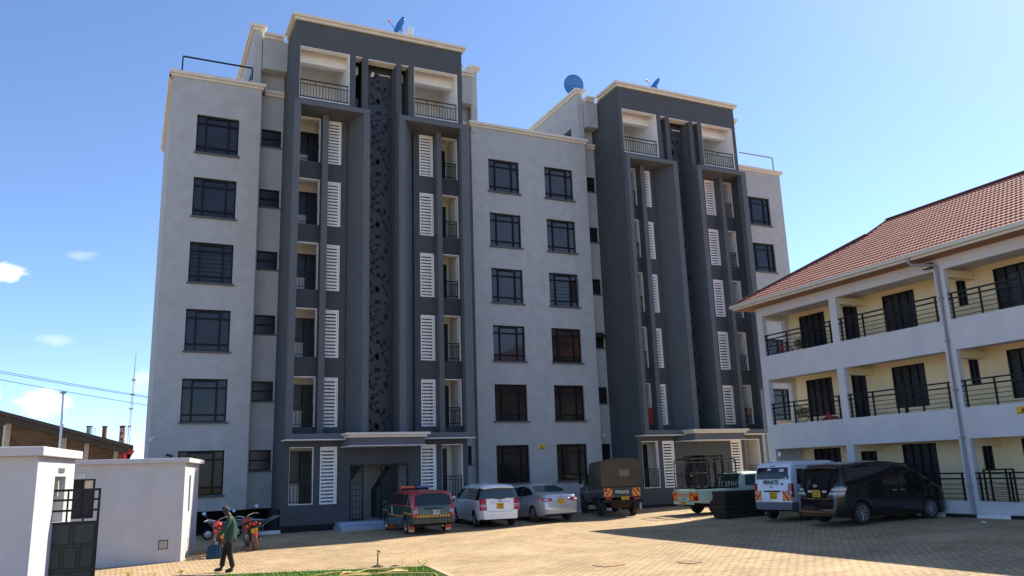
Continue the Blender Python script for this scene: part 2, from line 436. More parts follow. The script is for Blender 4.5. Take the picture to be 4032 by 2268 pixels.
# left, middle and right grey blocks
U2 = .24                                                         # the far half stands a little further back
def wk_left(i, s): return 'kb' if s == 2 and False else ('db' if s == 2 else ('k' if s == 5 else 'd'))
def wk_mid(i, s):
    if s >= 4: return 'kb' if i == 1 else 'k'
    if i == 1 and s in (2, 3): return 'kb' if s == 3 else 'eb'
    return 'e'
grey_block(.86, 4.73, GF, [(1.96, 3.78)], BK, SWY + .24, wk=wk_left)
grey_block(15.48, 22.45, GF + U2, [(16.43, 18.22), (19.78, 21.55)], SWY + U2, SWY + U2, bottom=-2.2, wk=wk_mid)
grey_block(33.03, 36.9, GF + U2, [(33.98, 35.80)], SWY + U2, BK, bottom=-2.2)
cornice([(.86, 4.73, GF, GF + .24), (.86, 1.10, GF + .24, BK)], 17.95)
cornice([(15.48, 22.45, GF + U2, GF + U2 + .24), ], 17.95)
cornice([(33.03, 36.9, GF + U2, GF + U2 + .24), (36.66, 36.9, GF + U2 + .24, BK)], 17.95)

def setback(x0, x1, y, wx0, wx1, bottom, cor=True):
    holes = [(wx0, wx1, 15.40 - f, 16.27 - f) for f in FL]
    m = MB(); m.wall((0, y, 0), (1, 0, 0), (0, 0, 1), (0, -1, 0), (x0, x1), (bottom, 17.95), .2, holes); W(m, 'setback_wall', M['grey'])
    for f in FL: place_window('s' + str(round(wx1 - wx0, 2)), (wx0 + wx1) / 2, y + .09, 15.40 - f, wx1 - wx0 - .002, .87)
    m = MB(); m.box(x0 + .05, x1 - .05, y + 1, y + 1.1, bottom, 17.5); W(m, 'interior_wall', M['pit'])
    m = MB(); m.box(x0 + .2, x1 - .02, y - .12, y + .2, 17.952, 18.09); m.box(x0 + .2, x1 - .02, y - .20, y + .2, 18.092, 18.24); W(m, 'cornice', M['cream'])
setback(4.73, 5.85, SWY, 4.86, 5.78, -1.19)
setback(14.0, 15.48, SWY, 14.35, 15.27, -2.2)
setback(22.45, 23.42, SWY + U2, 22.58, 23.36, -2.2)
setback(31.55, 33.03, SWY + U2, 31.9, 32.8, -2.2)

m = MB(); m.box(.87, 36.89, BK, BK + .2, -2.3, 17.9); W(m, 'rear_wall', M['grey'])
# dark undercroft below the left block
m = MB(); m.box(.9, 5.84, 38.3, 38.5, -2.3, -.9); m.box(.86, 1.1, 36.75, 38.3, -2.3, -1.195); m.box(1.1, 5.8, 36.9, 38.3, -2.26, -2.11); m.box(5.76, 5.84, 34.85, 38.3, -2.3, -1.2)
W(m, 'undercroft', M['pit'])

# ---------------------------------------------------------------- towers
def louvre_proto(w, h, n):
    f = MB(); t = .07
    f.box(-w/2, w/2, -.03, .10, 0, t); f.box(-w/2, w/2, -.03, .10, h - t, h); f.box(-w/2, -w/2 + .045, -.03, .10, t, h - t); f.box(w/2 - .045, w/2, -.03, .10, t, h - t)
    f.box(w/2 - .11, w/2 - .055, 0, .09, t, h - t)
    p = (h - 2 * t) / n
    for k in range(n):
        z = t + p * k
        f.box(-w/2 + .045, w/2 - .11, .005, .075, z + p * .46, z + p * .99)
    return f.build('louvre_screen', M['white'], bld)
def railing_mesh(w, h=.92, nb=6, gap=.14):
    f = MB()
    f.box(-w/2, w/2, -.025, .025, h - .04, h); f.box(-w/2, w/2, -.018, .018, h - gap - .03, h - gap); f.box(-w/2, w/2, -.018, .018, .10, .13)
    for k in range(nb):
        x = -w/2 + w * (k + .5) / nb
        f.box(x - .011, x + .011, -.011, .011, .13, h - gap - .03)
    for x in ((-w * .18, w * .0, ) if w > 1.5 else (-w * .1,)): f.box(x - .012, x + .012, -.012, .012, h - gap, h - .04)
    for x in (-w/2 + .06, w/2 - .06): f.box(x - .014, x + .014, -.014, .014, .0, h - gap); f.box(x - .012, x + .012, -.012, .012, h - gap, h - .04)
    return f.build('railing', M['blackm'], bld)
_lv = {}
def put(kind, fn, loc):
    if kind not in _lv: _lv[kind] = fn(); o = _lv[kind]
    else: o = copy_tree(_lv[kind])
    o.location = Vector(loc) - BR
    return o

def shards(mb, x0, x1, z0, z1, y, seed, m=0):
    """angular bent dark shapes for cut-outs, repeating every 3.1 m like a punched sheet"""
    rnd = random.Random(seed); base = []
    w = x1 - x0
    pts = [(rnd.uniform(.06, .94), rnd.uniform(.03, .97)) for _ in range(400)]
    keep = []
    for p in pts:
        if all((p[0] - q[0]) ** 2 * w * w + ((p[1] - q[1]) * 3.1) ** 2 > .27 ** 2 for q in keep): keep.append(p)
    for (a, b) in keep[:40]:
        t = rnd.uniform(0, 2 * PI); L1, L2 = rnd.uniform(.32, .56), rnd.uniform(.22, .44); bend = rnd.choice((-1, 1)) * rnd.uniform(1.2, 2.0); th = rnd.uniform(.06, .10)
        base.append((a, b, t, L1, L2, bend, th, rnd.random()))
    z = z0
    while z < z1:
        for (a, b, t, L1, L2, bend, th, kind) in base:
            cx, cz = x0 + a * w, z + b * 3.1
            if cz > z1 - .1 or cz < z0 + .1: continue
            d1 = Vector((math.cos(t), math.sin(t))); d2 = Vector((math.cos(t + bend), math.sin(t + bend)))
            n1 = Vector((-d1.y, d1.x)); o = Vector((cx, cz)); s = 1 if bend > 0 else -1
            if kind < .38: q = [o, o + d1 * L1, o + n1 * s * th * 1.6 + d1 * .03]
            elif kind < .78: q = [o, o + d1 * L1, o + (d1 + d2) * th * .9, o + d2 * L2]
            else: q = [o, o + d1 * L1 * .6, o + d1 * L1 * .5 + n1 * s * th * 2, o + n1 * s * th * 2.4]
            q = [Vector((min(x1 - .01, max(x0 + .01, p.x)), min(z1 - .01, max(z0 + .01, p.y)))) for p in q]
            mb.poly([(p.x, y, p.y) for p in q], m)
        z += 3.1

def tower(dx, dy, seed, sidex):
    X = lambda a: a + dx
    Y = lambda a: a + dy
    FR, RE, UB = Y(33.8), Y(35.05), Y(34.25)
    xl, xr = X(5.85), X(14.0)
    T = lambda mb, n, mt, **k: W(mb, n, mt, **k)
    # outer side walls of the shaft
    for q in ((sidex, sidex + .05, 6.09), (X(13.99), xr + .05, 0)):
        m = MB(); m.box(q[0], q[1], FR + .351, Y(37.12), 1.56, 16.53); m.box(q[0], q[1], UB + .281, Y(37.12), 16.531, 20.649); m.box(q[0], q[1], Y(34.801), Y(37.12), -2.25, 1.559)
        T(m, 'tower_side', M['dark'])
    # projecting frames round the recessed balconies
    for (a, b, c, d, bk) in ((5.82, 6.08, 8.93, 9.22, 8.46), (10.60, 10.89, 13.71, 14.05, 11.72)):
        m = MB(); x0 = sidex - .03 if a < 6 else X(a)
        def splay(p0, p1, q0, q1):        # inner pier: front p0..p1, back q0..q1
            i = len(m.v); P = [(p0, FR), (p1, FR), (q1, RE + .2), (q0, RE + .2)]
            for z in (1.55, 16.53): m.v.extend([(x, y, z) for x, y in P])
            for f in ((3, 2, 1, 0), (4, 5, 6, 7), (0, 1, 5, 4), (1, 2, 6, 5), (2, 3, 7, 6), (3, 0, 4, 7)): m.face([i + k for k in f])
        if a < 6:
            m.box(x0, X(b), FR, FR + .35, 1.55, 16.53); splay(X(c), X(d), X(bk), X(d))
            xa, xb = x0 + .05, X(bk)
        else:
            m.box(X(c), X(d), FR, FR + .35, 1.55, 16.53); splay(X(a), X(b), X(a), X(bk))
            xa, xb = X(bk), X(d) - .05
        for z0, z1 in ((16.30, 16.53), (1.55, 1.78)):
            m.prism([(X(b), FR + .0005, z0), (X(c), FR + .0005, z0), (xb if a < 6 else X(c), RE + .2, z0), (X(b) if a < 6 else xa, RE + .2, z0)], (0, 0, z1 - z0))
            if a < 6: m.box(xa, X(b) - .001, FR + .351, RE + .2, z0, z1)
            else: m.box(X(c) + .001, xb, FR + .351, RE + .2, z0, z1)
        T(m, 'projecting_frame', M['darkl'])
        m = MB(); m.box(X(a) - .06, X(d) + .06, FR - .05, Y(34.59), 1.515, 1.546); T(m, 'white_drip_band', M['white'])
    # recessed walls with openings
    for (a, b, bal, lou, fin, fl) in ((5.90, 8.47, (5.96, 7.19), (7.50, 8.19), (7.22, 7.49), 1), (11.71, 13.99, (12.98, 13.96), (12.01, 12.71), (12.73, 12.97), -1)):
        holes = []
        for f in FL[:5]:
            holes.append((X(bal[0]), X(bal[1]), 14.12 - f, 16.24 - f)); holes.append((X(lou[0]), X(lou[1]), 14.12 - f, 16.24 - f))
        m = MB(); m.wall((0, RE, 0), (1, 0, 0), (0, 0, 1), (0, -1, 0), (X(a), X(b)), (1.78, 16.30), .2, holes, 0, 1); T(m, 'recessed_wall', [M['dark'], M['white']])
        m = MB()
        for f in FL[:5]:
            a0, a1, b0, b1 = X(bal[0]), X(bal[1]), 14.12 - f, 16.24 - f
            m.box(a0, a1 + .035, RE - .012, RE - .0005, b1, b1 + .035); m.box(a1, a1 + .035, RE - .012, RE - .0005, b0, b1); m.box(a1 - .015, a1 - .0005, RE - .0004, RE + .24, b0 + .001, b1 - .016); m.box(a0 + .001, a1 - .001, RE - .0004, RE + .24, b1 - .015, b1 - .0005)  # face bands along top and right paint in the light on the reveals
        T(m, 'white_reveal', M['white'])
        m = MB(); m.box(X(fin[0]), X(fin[1]), Y(34.55), RE, 1.781, 16.299); T(m, 'fin', M['darkl'])
        for f in FL[:5]:
            put('lv13', lambda: louvre_proto(.69, 2.12, 13), (X((lou[0] + lou[1]) / 2), RE + .03, 14.12 - f))
            w = bal[1] - bal[0]
            put('rl%.2f' % w, lambda: railing_mesh(w, .86, 9 if w > .9 else 6, .13), (X((bal[0] + bal[1]) / 2), RE + .08, 14.12 - f))
    # rooms behind: white lined boxes, one each storey and side
    def room(x0, x1, y0, y1, z0, z1, doors):
        m = MB()
        m.box(x0, x1, y0, y1, z0 - .1, z0); m.box(x0, x1, y0, y1, z1, z1 + .1); m.box(x0 - .1, x0, y0, y1, z0 - .1, z1 + .1); m.box(x1, x1 + .1, y0, y1, z0 - .1, z1 + .1); m.box(x0 - .1, x1 + .1, y1, y1 + .1, z0 - .1, z1 + .1)
        ro = T(m, 'balcony_recess', M['room'])
        for (a, b, c, d) in doors:
            q = MB(); q.box(a, b, y1 - .05, y1 - .002, c, d)
            q.box(a - .05, a, y1 - .08, y1 - .002, c, d + .05); q.box(b, b + .05, y1 - .08, y1 - .002, c, d + .05); q.box(a, b, y1 - .08, y1 - .002, d, d + .05)
            W(q, 'balcony_door', M['door'], ro)
    for f in FL[:5]:
        room(sidex + .17, X(8.4), RE + .21, Y(36.35), 13.98 - f, 16.46 - f, [(X(6.94), X(7.33), 14.0 - f, 16.0 - f), (X(6.40), X(6.88), 14.95 - f, 16.0 - f)])
        room(X(11.8), X(13.93), RE + .21, Y(36.35), 13.98 - f, 16.46 - f, [(X(12.95), X(13.76), 14.15 - f, 16.05 - f)])
    # upper box
    ho = [(6.06, 8.34, 16.80, 19.37), (8.63, 8.95, 16.5, 19.35), (9.23, 10.60, 16.5, 19.33), (10.87, 11.22, 16.5, 19.35), (11.50, 13.74, 16.80, 19.37)]
    m = MB(); m.wall((0, UB, 0), (1, 0, 0), (0, 0, 1), (0, -1, 0), (xl, xr), (16.535, 20.65), .28, [(X(a), X(b), c, d) for a, b, c, d in ho[1:4]] + [(X(a), X(b), c, d) for a, b, c, d in (ho[0], ho[4])], 0, 0); T(m, 'upper_front', M['dark'])
    m = MB()      # white reveals of the openings
    for a, b, c, d in ho:
        if b - a > 2:
            m.box(X(a), X(b), UB - .004, UB + .30, d - .02, d - .001); m.box(X(b) - .02, X(b) - .001, UB - .004, UB + .30, c, d - .02); m.box(X(a) + .001, X(a) + .012, UB - .004, UB + .30, c, d - .02); m.box(X(a) + .02, X(b) - .02, UB - .004, UB + .30, c + .001, c + .03)
        else:
            m.box(X(a), X(b), UB - .002, UB + .5, d - .03, d - .001)
    T(m, 'white_reveal', M['ivory'])
    for a, b in ((6.06, 8.34), (11.50, 13.74)):
        m = MB(); x0, x1, y0, y1, z0, z1 = X(a) + .0, X(b) + .0, UB + .281, Y(37.0), 16.72, 19.70
        m.box(x0, x1, y0, y1, z0 - .1, z0); m.box(x0, x1, y0, y1, z1, z1 + .1); m.box(x0 - .02, x0, y0, y1, z0, z1); m.box(x1, x1 + .02, y0, y1, z0, z1); m.box(x0, x1, y1, y1 + .1, z0, z1)
        m.box(x0 + .002, x1 - .002, y0 + .45, y0 + .75, 18.95, z1 - .001)
        m.box(x0 + (x1 - x0) * .72, x0 + (x1 - x0) * .80, y1 - .14, y1 - .001, z0, 19.1)
        T(m, 'balcony_recess', M['ivory'])
        put('rlw', lambda: railing_mesh(2.26, .95, 16, .20), (X((a + b) / 2), UB + .10, 16.83))
    for a, b in ((8.63, 8.95), (10.87, 11.22)):
        m = MB(); m.box(X(a) - .04, X(b) + .04, Y(35.1), Y(35.2), 16.54, 17.62); T(m, 'slot_wall', M['dark'])
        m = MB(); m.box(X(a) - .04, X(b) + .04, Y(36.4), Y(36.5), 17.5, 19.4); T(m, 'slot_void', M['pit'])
        m = MB(); m.box(X(a) - .04, X(b) + .04, Y(35.2), Y(35.45), 18.92, 19.36); T(m, 'white_beam', M['ivory'])
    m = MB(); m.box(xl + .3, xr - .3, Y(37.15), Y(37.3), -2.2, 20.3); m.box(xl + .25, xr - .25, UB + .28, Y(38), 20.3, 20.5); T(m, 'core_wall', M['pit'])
    m = MB(); m.box(X(8.6), X(8.7), RE + .2, Y(37.1), 1.56, 19.4); m.box(X(11.2), X(11.3), RE + .2, Y(37.1), 1.56, 19.4); T(m, 'core_partition', M['dark'])
    # cornice of the tower
    m = MB()
    m.box(xl - .10, xr + .10, UB - .10, UB + .3, 20.65, 20.78); m.box(xl - .20, xr + .20, UB - .20, UB + .3, 20.782, 20.92)
    m.box(xl - .10, xl + .25, UB + .3, Y(36.35), 20.65, 20.78); m.box(xl - .20, xl + .25, UB + .3, Y(36.2), 20.782, 20.92)
    m.box(xr - .25, xr + .10, UB + .3, Y(40), 20.65, 20.78); m.box(xr - .25, xr + .20, UB + .3, Y(40), 20.782, 20.92)
    T(m, 'cornice', M['cream'], bevel=.012)
    # solid stair screen; the dark and bright of its cut-outs are painted shapes
    m = MB(); m.box(X(9.21), X(10.72), RE, RE + .06, 1.56, 19.45); sc = T(m, 'stair_screen', M['panel'])
    m = MB(); shards(m, X(9.26), X(10.56), 1.7, 19.1, RE - .004, seed); W(m, 'painted_dark_cutouts', M['hole'], sc)  # flat dark shapes laid on for the shade behind the cut-outs
    m = MB(); m.poly([(X(9.55), RE - .006, 18.86), (X(9.62), RE - .006, 19.12), (X(9.78), RE - .006, 19.1), (X(9.70), RE - .006, 18.86)]); m.poly([(X(9.92), RE - .006, 19.10), (X(10.0), RE - .006, 19.0), (X(10.48), RE - .006, 19.02), (X(10.5), RE - .006, 18.9), (X(10.53), RE - .006, 19.08), (X(9.99), RE - .006, 19.06)]); W(m, 'painted_bright_cutouts', M['ivory'], sc)  # pale shapes laid on for the bright stairwell seen through the screen
    m = MB(); m.box(X(10.601), X(10.72), FR + .15, RE, 1.56, 16.53); m.box(X(10.601), X(10.72), UB + .28, RE, 16.532, 19.33); T(m, 'slot_side', M['darkl'])
    # ground storey
    GW = Y(34.6)
    holes = [(6.13, 7.11, -1.05, 1.27), (7.39, 8.10, -1.07, 1.27), (8.65, 11.23, -1.79, .5), (11.82, 12.53, -1.05, 1.29), (12.80, 13.80, -1.05, 1.29)]
    m = MB(); m.wall((0, GW, 0), (1, 0, 0), (0, 0, 1), (0, -1, 0), (sidex, X(14.04)), (-2.25, 1.514), .2, [(X(a), X(b), c, d) for a, b, c, d in holes], 0, 0); T(m, 'ground_storey_wall', M['dark'])
    m = MB()
    for a, b, c, d in holes:
        if b - a < 1.5:
            for q in ((X(a), X(b), d - .03, d - .001), (X(b) - .02, X(b) - .001, c, d - .03), (X(a) + .001, X(a) + .01, c, d - .03), (X(a) + .01, X(b) - .02, c + .001, c + .03)): m.box(q[0], q[1], GW - .003, GW + .2, q[2], q[3])
    T(m, 'white_reveal', M['white'])
    m = MB(); m.box(sidex - .003, X(8.2), GW - .006, GW + .01, -2.25, -1.86); m.box(X(11.4), X(14.043), GW - .006, GW + .01, -2.25, -1.9); T(m, 'plinth', M['pit'])
    room(sidex + .17, X(8.6), GW + .21, Y(36.1), -1.2, 1.42, [(X(6.86), X(7.36), -1.08, 1.1), (X(6.36), X(6.80), -.2, 1.1)])
    room(X(11.3), X(13.81), GW + .21, Y(36.1), -1.2, 1.42, [(X(12.85), X(13.52), -.95, 1.1)])
    for a in (7.745, 12.175): put('lv15', lambda: louvre_proto(.70, 2.33, 15), (X(a), GW + .03, -1.07))
    for a in (6.62, 13.30): put('rlg', lambda: railing_mesh(.98, .95, 7, .14), (X(a), GW + .06, -1.05))
    # entrance lobby with stair and grilles
    m = MB(); m.box(X(8.62), X(11.26), GW + .2, Y(36.9), -1.9, -1.795); m.box(X(8.5), X(8.6), GW + .2, Y(37), -1.9, 1.4); m.box(X(11.27), X(11.3), GW + .2, Y(37), -1.9, 1.4); m.box(X(8.6), X(11.27), Y(36.9), Y(37), -1.9, 1.4); m.box(X(8.6), X(11.27), GW + .2, Y(36.9), 1.0, 1.1)
    T(m, 'lobby', M['grey'])
    m = MB(); m.prism([(X(8.61), Y(36.3), -.2), (X(9.1), Y(36.3), -.2), (X(10.1), Y(36.3), .99), (X(8.61), Y(36.3), .99)], (0, .58, 0)); m.prism([(X(10.2), Y(36.0), -1.79), (X(11.25), Y(36.0), -1.79), (X(11.25), Y(36.0), .45), (X(10.9), Y(36.0), .45), (X(10.2), Y(36.0), -.6)], (0, .85, 0)); T(m, 'staircase', M['dark'])
    def grille(x0, x1, z0, z1, y, nx, nz, nm):
        g = MB(); t = .03
        g.box(x0, x1, y - t, y + t, z0, z0 + 2*t); g.box(x0, x1, y - t, y + t, z1 - 2*t, z1); g.box(x0, x0 + 2*t, y - t, y + t, z0 + 2*t, z1 - 2*t); g.box(x1 - 2*t, x1, y - t, y + t, z0 + 2*t, z1 - 2*t)
        for k in range(1, nx):
            x = x0 + (x1 - x0) * k / nx; g.box(x - .009, x + .009, y - .009, y + .009, z0 + 2*t, z1 - 2*t)
        for k in range(1, nz):
            z = z0 + (z1 - z0) * k / nz; g.box(x0 + 2*t, x1 - 2*t, y - .02, y - .0095, z - .009, z + .009)
        T(g, nm, M['blackm'])
    grille(X(8.66), X(9.26), -1.79, .49, GW + .06, 4, 9, 'side_grille'); grille(X(10.72), X(11.22), -1.79, .49, GW + .06, 4, 9, 'side_grille')
    grille(X(10.02), X(10.70), -1.79, .46, GW + .10, 4, 8, 'entrance_gate')
    # canopy
    m = MB(); m.box(X(8.26), X(11.44), Y(33.0), GW, 1.24, 1.512); m.box(X(8.26), X(11.44), Y(33.0), FR - .051, 1.512, 1.56); T(m, 'canopy_fascia', M['darkl'])
    m = MB(); m.box(X(8.16), X(11.54), Y(32.92), FR - .052, 1.561, 1.66); m.box(X(8.06), X(11.66), Y(32.84), FR - .052, 1.662, 1.76); T(m, 'canopy_cornice', M['cream'])
    m = MB(); m.box(X(8.20), X(11.5), Y(32.96), GW, 1.215, 1.238); T(m, 'white_drip_band', M['white'])
    # steps
    m = MB(); m.box(X(7.98), X(11.6), Y(33.15), GW - .007, -2.3, -1.95); m.box(X(8.05), X(11.6), Y(33.75), GW - .007, -1.949, -1.80); T(m, 'entrance_steps', M['tile'], bevel=.01)
    # link boxes and penthouse walls on the roof
    for (a, b) in ((5.08 if dx else 4.72, 5.84), (14.01, 15.48)):
        m = MB(); m.box(X(a), X(b), Y(36.4), Y(37.4), 19.05, 20.60); m.box(X(a), X(b), Y(37.12), Y(37.4), 18.2, 19.05)
        T(m, 'link_wall', M['grey'])
    m = MB()
    for (a, b) in ((5.08 if dx else 4.72, 5.64), (14.22, 15.5)):
        m.box(X(a), X(b), Y(36.30), Y(37.4), 20.60, 20.73); m.box(X(a), X(b), Y(36.20), Y(37.4), 20.732, 20.87)
    T(m, 'cornice', M['cream'], bevel=.012)
    px = (4.33, 15.50) if dx == 0 else (4.70, 15.85)
    for i, a in enumerate(px):
        m = MB()
        hol = [(Y(37.55), Y(39.4), 18.35, 19.32)] if i == 0 else []
        m.wall((X(a), 0, 0), (0, 1, 0), (0, 0, 1), (-1, 0, 0), (Y(36.7), Y(42.6)), (17.6, 21.12), .36, hol)
        pw = T(m, 'penthouse_wall', M['grey'])
        m = MB(); m.box(X(a) - .10, X(a) + .46, Y(36.6), Y(42.7), 21.12, 21.25); m.box(X(a) - .19, X(a) + .55, Y(36.5), Y(42.8), 21.252, 21.40); W(m, 'cornice', M['cream'], pw, bevel=.012)
    m = MB(); m.box(X(px[0]) + .37, X(px[1]), Y(42.4), Y(42.6), 17.6, 20.9); m.box(X(px[0]) + .37, X(px[1]), Y(37.45), Y(42.4), 19.9, 20.0); T(m, 'penthouse', M['grey'])
tower(0, 0, 3, 5.85)
tower(17.53, U2, 3, 23.42)

# two sashes left open
m = MB(); m.prism([(22.62, 37.36, 7.25), (23.33, 37.36, 7.25), (23.33, 37.02, 6.93), (22.62, 37.02, 6.93)], (0, .02, .03)); W(m, 'open_sash', M['glass2'])
m = MB(); m.prism([(21.53, 36.80, 10.34 - .0), (21.53, 36.80, 10.0 + 1.42 - 1.0), (21.15, 36.52, 10.0 + .42), (21.15, 36.52, 10.34)], (0, .02, 0)) if False else m.prism([(21.55, 36.735, 8.80), (21.55, 36.735, 10.05), (21.28, 36.45, 10.05), (21.28, 36.45, 8.80)], (.02, .02, 0)); W(m, 'open_sash', M['glassb'])
# rain pipes, roof rails and cameras fixed to the building
m = MB(); m.tube([(14.98, 37.0, 18.0), (14.98, 37.0, -2.0)], .045, 8)
for z in (14.6, 11.6, 8.6, 5.6, 2.6): m.box(14.88, 15.12, 36.94, 37.09, z, z + .07)
W(m, 'rain_pipe', M['pipe'])
for (a, b, px) in ((1.22, 4.30, 1.22), (33.9, 36.62, 36.62)):
    m = MB(); y = 36.9
    m.bar((a, y, 19.2), (b, y, 19.2), .06); m.bar((px, y, 17.9), (px, y, 19.17), .06)
    if px == 1.22: m.bar((b, y, 18.6), (b, y, 19.17), .05)
    W(m, 'roof_rail', M['blackm'] if px == 1.22 else M['pipe'])
def cctv(p, d, mt, parent=bld, off=BR):
    m = MB(); p = Vector(p); d = Vector(d).normalized()
    m.tube([p + Vector((0, .12, 0)), p + Vector((0, .0, 0))], .045, 10); m.tube([p + Vector((0, 0, 0)), p + d * .10, p + d * .26], [.03, .045, .05], 10)
    return m.build('security_camera', mt, parent, off=off)
cctv((1.0, 36.38, 1.80), (-.5, -.8, -.3), M['white']); cctv((1.55, 36.38, 1.12), (.6, -.7, -.2), M['blackm'])
cctv((22.75, 37.22, 1.75), (.5, -.8, -.2), M['white']); cctv((23.0, 37.22, 1.72), (-.6, -.7, -.2), M['white'])
# ------------------------------------------------------------------ red roofed veranda block on the right
VR = Vector((25.6, 18, -2.0))
ver = thing('veranda_building', 'white three storey walk-up with yellow verandas, black railings and red tiled hip roof', 'building', VR)
def V(mb, name, mats, parent=ver, **k): return mb.build(name, mats, parent, off=VR, **k)
VX, YE, YS = 25.6, 27.85, 4.0
bays = [(23.60, 27.50), (18.75, 23.25), (13.95, 18.35), (9.1, 13.55), (4.4, 8.7)]
lev = [(4.63, 6.44), (1.595, 3.57), (-1.47, .563)]
m = MB()
m.wall((VX, 0, 0), (0, 1, 0), (0, 0, 1), (-1, 0, 0), (YS, YE), (-2.3, 6.84), .22, [(a, b, c, d) for a, b in bays for c, d in lev])
V(m, 'front_wall', M['verwhite'])
m = MB()
m.wall((0, YE, 0), (1, 0, 0), (0, 0, 1), (0, 1, 0), (VX + .22, 37.0), (-2.3, 6.84), .22, [(25.95, 27.05, c, d - .1) for c, d in lev[:2]])
V(m, 'end_wall', M['verwhite'])
for z in (4.33, 1.30, -1.74, 6.6, 3.72, .70): m = MB(); m.box(VX + .22, 27.3, YS, YE - .22, z, z + .12); V(m, 'veranda_slab', M['verwhite'])
for y in (23.42, 18.55, 13.75, 8.9):
    for c, d in lev: m = MB(); m.box(VX + .22, 27.28, y - .14, y + .14, d - .25, d + .02); V(m, 'veranda_beam', M['veryellow'])
# back wall of the verandas with doors and windows
doors = []
for zt, zb in ((6.40, 4.60), (3.52, 1.60), (.52, -1.55)):
    doors += [(25.50, 27.0, zb + (.3 if zt > 1 else .5), zt), (20.95, 22.45, zb + .3 if zt > 1 else -1.12, zt), (16.1, 17.72, zb + .25, zt), (11.2, 12.7, zb, zt)]
    doors += [(23.72, 24.48, zb - .1, zt - .02) if zt > 1 else (23.66, 24.46, -.6, zt), (18.78, 19.16, zt - 1.05, zt - .1), (14.2, 14.95, zb, zt), (9.3, 10.0, zb, zt)]
m = MB(); m.wall((27.3, 0, 0), (0, 1, 0), (0, 0, 1), (-1, 0, 0), (YS, YE - .23), (-2.2, 6.84), .2, doors); V(m, 'veranda_back_wall', M['veryellow'])
for (a, b, c, d) in doors:
    m = MB(); x = 27.36; t = .05
    for q in ((a, b, c, c + t), (a, b, d - t, d), (a, a + t, c + t, d - t), (b - t, b, c + t, d - t)): m.box(x - .03, x + .05, q[0], q[1], q[2], q[3])
    n = 4 if b - a > 1 else 2
    for k in range(1, n): y = a + (b - a) * k / n; m.box(x - .02, x + .04, y - .02, y + .02, c + t, d - t)
    nz = 6 if d - c > 1.3 else 3
    for k in range(1, nz): z = c + (d - c) * k / nz; m.box(x - .025, x - .021, a + t, b - t, z - .012, z + .012)
    dr = V(m, 'door_grille' if d - c > 1.3 else 'small_window', M['blackm'])
    m = MB(); m.box(x + .051, x + .07, a, b, c, d); V(m, 'pane', M['door'] if d - c > 1.3 else M['glass2'], dr)
# railings, one for each bay
for zi, (c, d) in enumerate(lev):
    for (a, b) in bays[:4]:
        m = MB(); x = VX + .05
        m.box(x - .03, x + .03, a, b, c + .88, c + .93); m.box(x - .022, x + .022, a, b, c + .70, c + .75)
        for k in range(4): z = c + .08 + .155 * k; m.box(x - .010, x + .010, a, b, z - .010, z + .010)
        n = 4 if b - a > 4.2 else 3
        for k in range(n + 1):
            y = a + .12 + (b - a - .24) * k / n; m.box(x - .026, x + .026, y - .026, y + .026, c - .0, c + .88)
        y = a + (b - a) * .42; m.box(x - .06, x + .02, y - .05, y + .05, c, c + 1.08)
        V(m, 'railing', M['blackm'])
# roof: tiled front slope with courses and rolls, hip end, back slope
EX, EZ, PIT, RX, RY = 24.86, 7.03, .60, 30.66, 24.26
def yhip(x): return max(28.5 - (x - EX), RY)
m = MB(); ncol = 150; nrow = 19; ys0 = YS - .6
def rp(x, y, lift): return (x - lift * .5, y, EZ + (x - EX) * PIT + lift)
cols = [ys0 + (28.5 - ys0) * k / (ncol * 4) for k in range(ncol * 4 + 1)]
for r_ in range(nrow):
    xa = EX + (RX - EX) * r_ / nrow; xb = EX + (RX - EX) * (r_ + 1) / nrow; xm = xa + (xb - xa) * .93
    rows = []
    for (x, l) in ((xa, .055), (xm, .02), (xb, .004)):
        yh = yhip(xa)
        i = len(m.v)
        for k, y in enumerate(cols):
            ph = (k + 2 * (r_ % 2) * 0) / 4 * 2 * PI
            m.v.append(rp(x, min(y, yhip(x)), l + .022 * (.5 + .5 * math.cos(ph)) * (1 if l > .01 else .6)))
        rows.append(i)
    for q in range(2):
        for k in range(len(cols) - 1):
            if cols[k] >= yh: break
            m.face([rows[q] + k, rows[q] + k + 1, rows[q + 1] + k + 1, rows[q + 1] + k])
    i = len(m.v); 
    for k, y in enumerate(cols): m.v.append(rp(xa, min(y, yhip(xa)), -.01))
    for k in range(len(cols) - 1):
        if cols[k] >= yh: break
        m.face([i + k, i + k + 1, rows[0] + k + 1, rows[0] + k])
roof = V(m, 'tiled_roof', M['roof'], fix=False)
ZR = EZ + (RX - EX) * PIT; BX = 2 * RX - EX
m = MB(); hx = EX + 4.24; hz = EZ + 4.24 * PIT
m.poly([(EX, 28.5, EZ - .02), (BX, 28.5, EZ - .02), (BX - 4.24, RY, hz - .02), (hx, RY, hz - .02)])
m.poly([(hx, RY, hz - .02), (BX - 4.24, RY, hz - .02), (RX, RY, ZR - .02)])
m.poly([(RX, RY, ZR - .01), (RX, ys0, ZR - .01), (BX, ys0, EZ), (BX, 28.5, EZ), (BX - 4.24, RY, hz - .02)])
m.poly([(EX, ys0, EZ - .02), (RX, ys0, ZR - .02), (BX, ys0, EZ - .02)])
V(m, 'rear_roof_slope', M['roof'], roof, fix=False)
m = MB(); m.tube([(EX + .1, 28.42, EZ + .10), (hx, RY + .02, hz + .10)], .10, 8); m.tube([(hx, RY, hz + .1), (RX, RY, ZR + .06)], .07, 8); m.tube([(RX, RY + .1, ZR + .05), (RX, ys0, ZR + .05)], .11, 8)
V(m, 'ridge_cap', M['ridge'], roof)
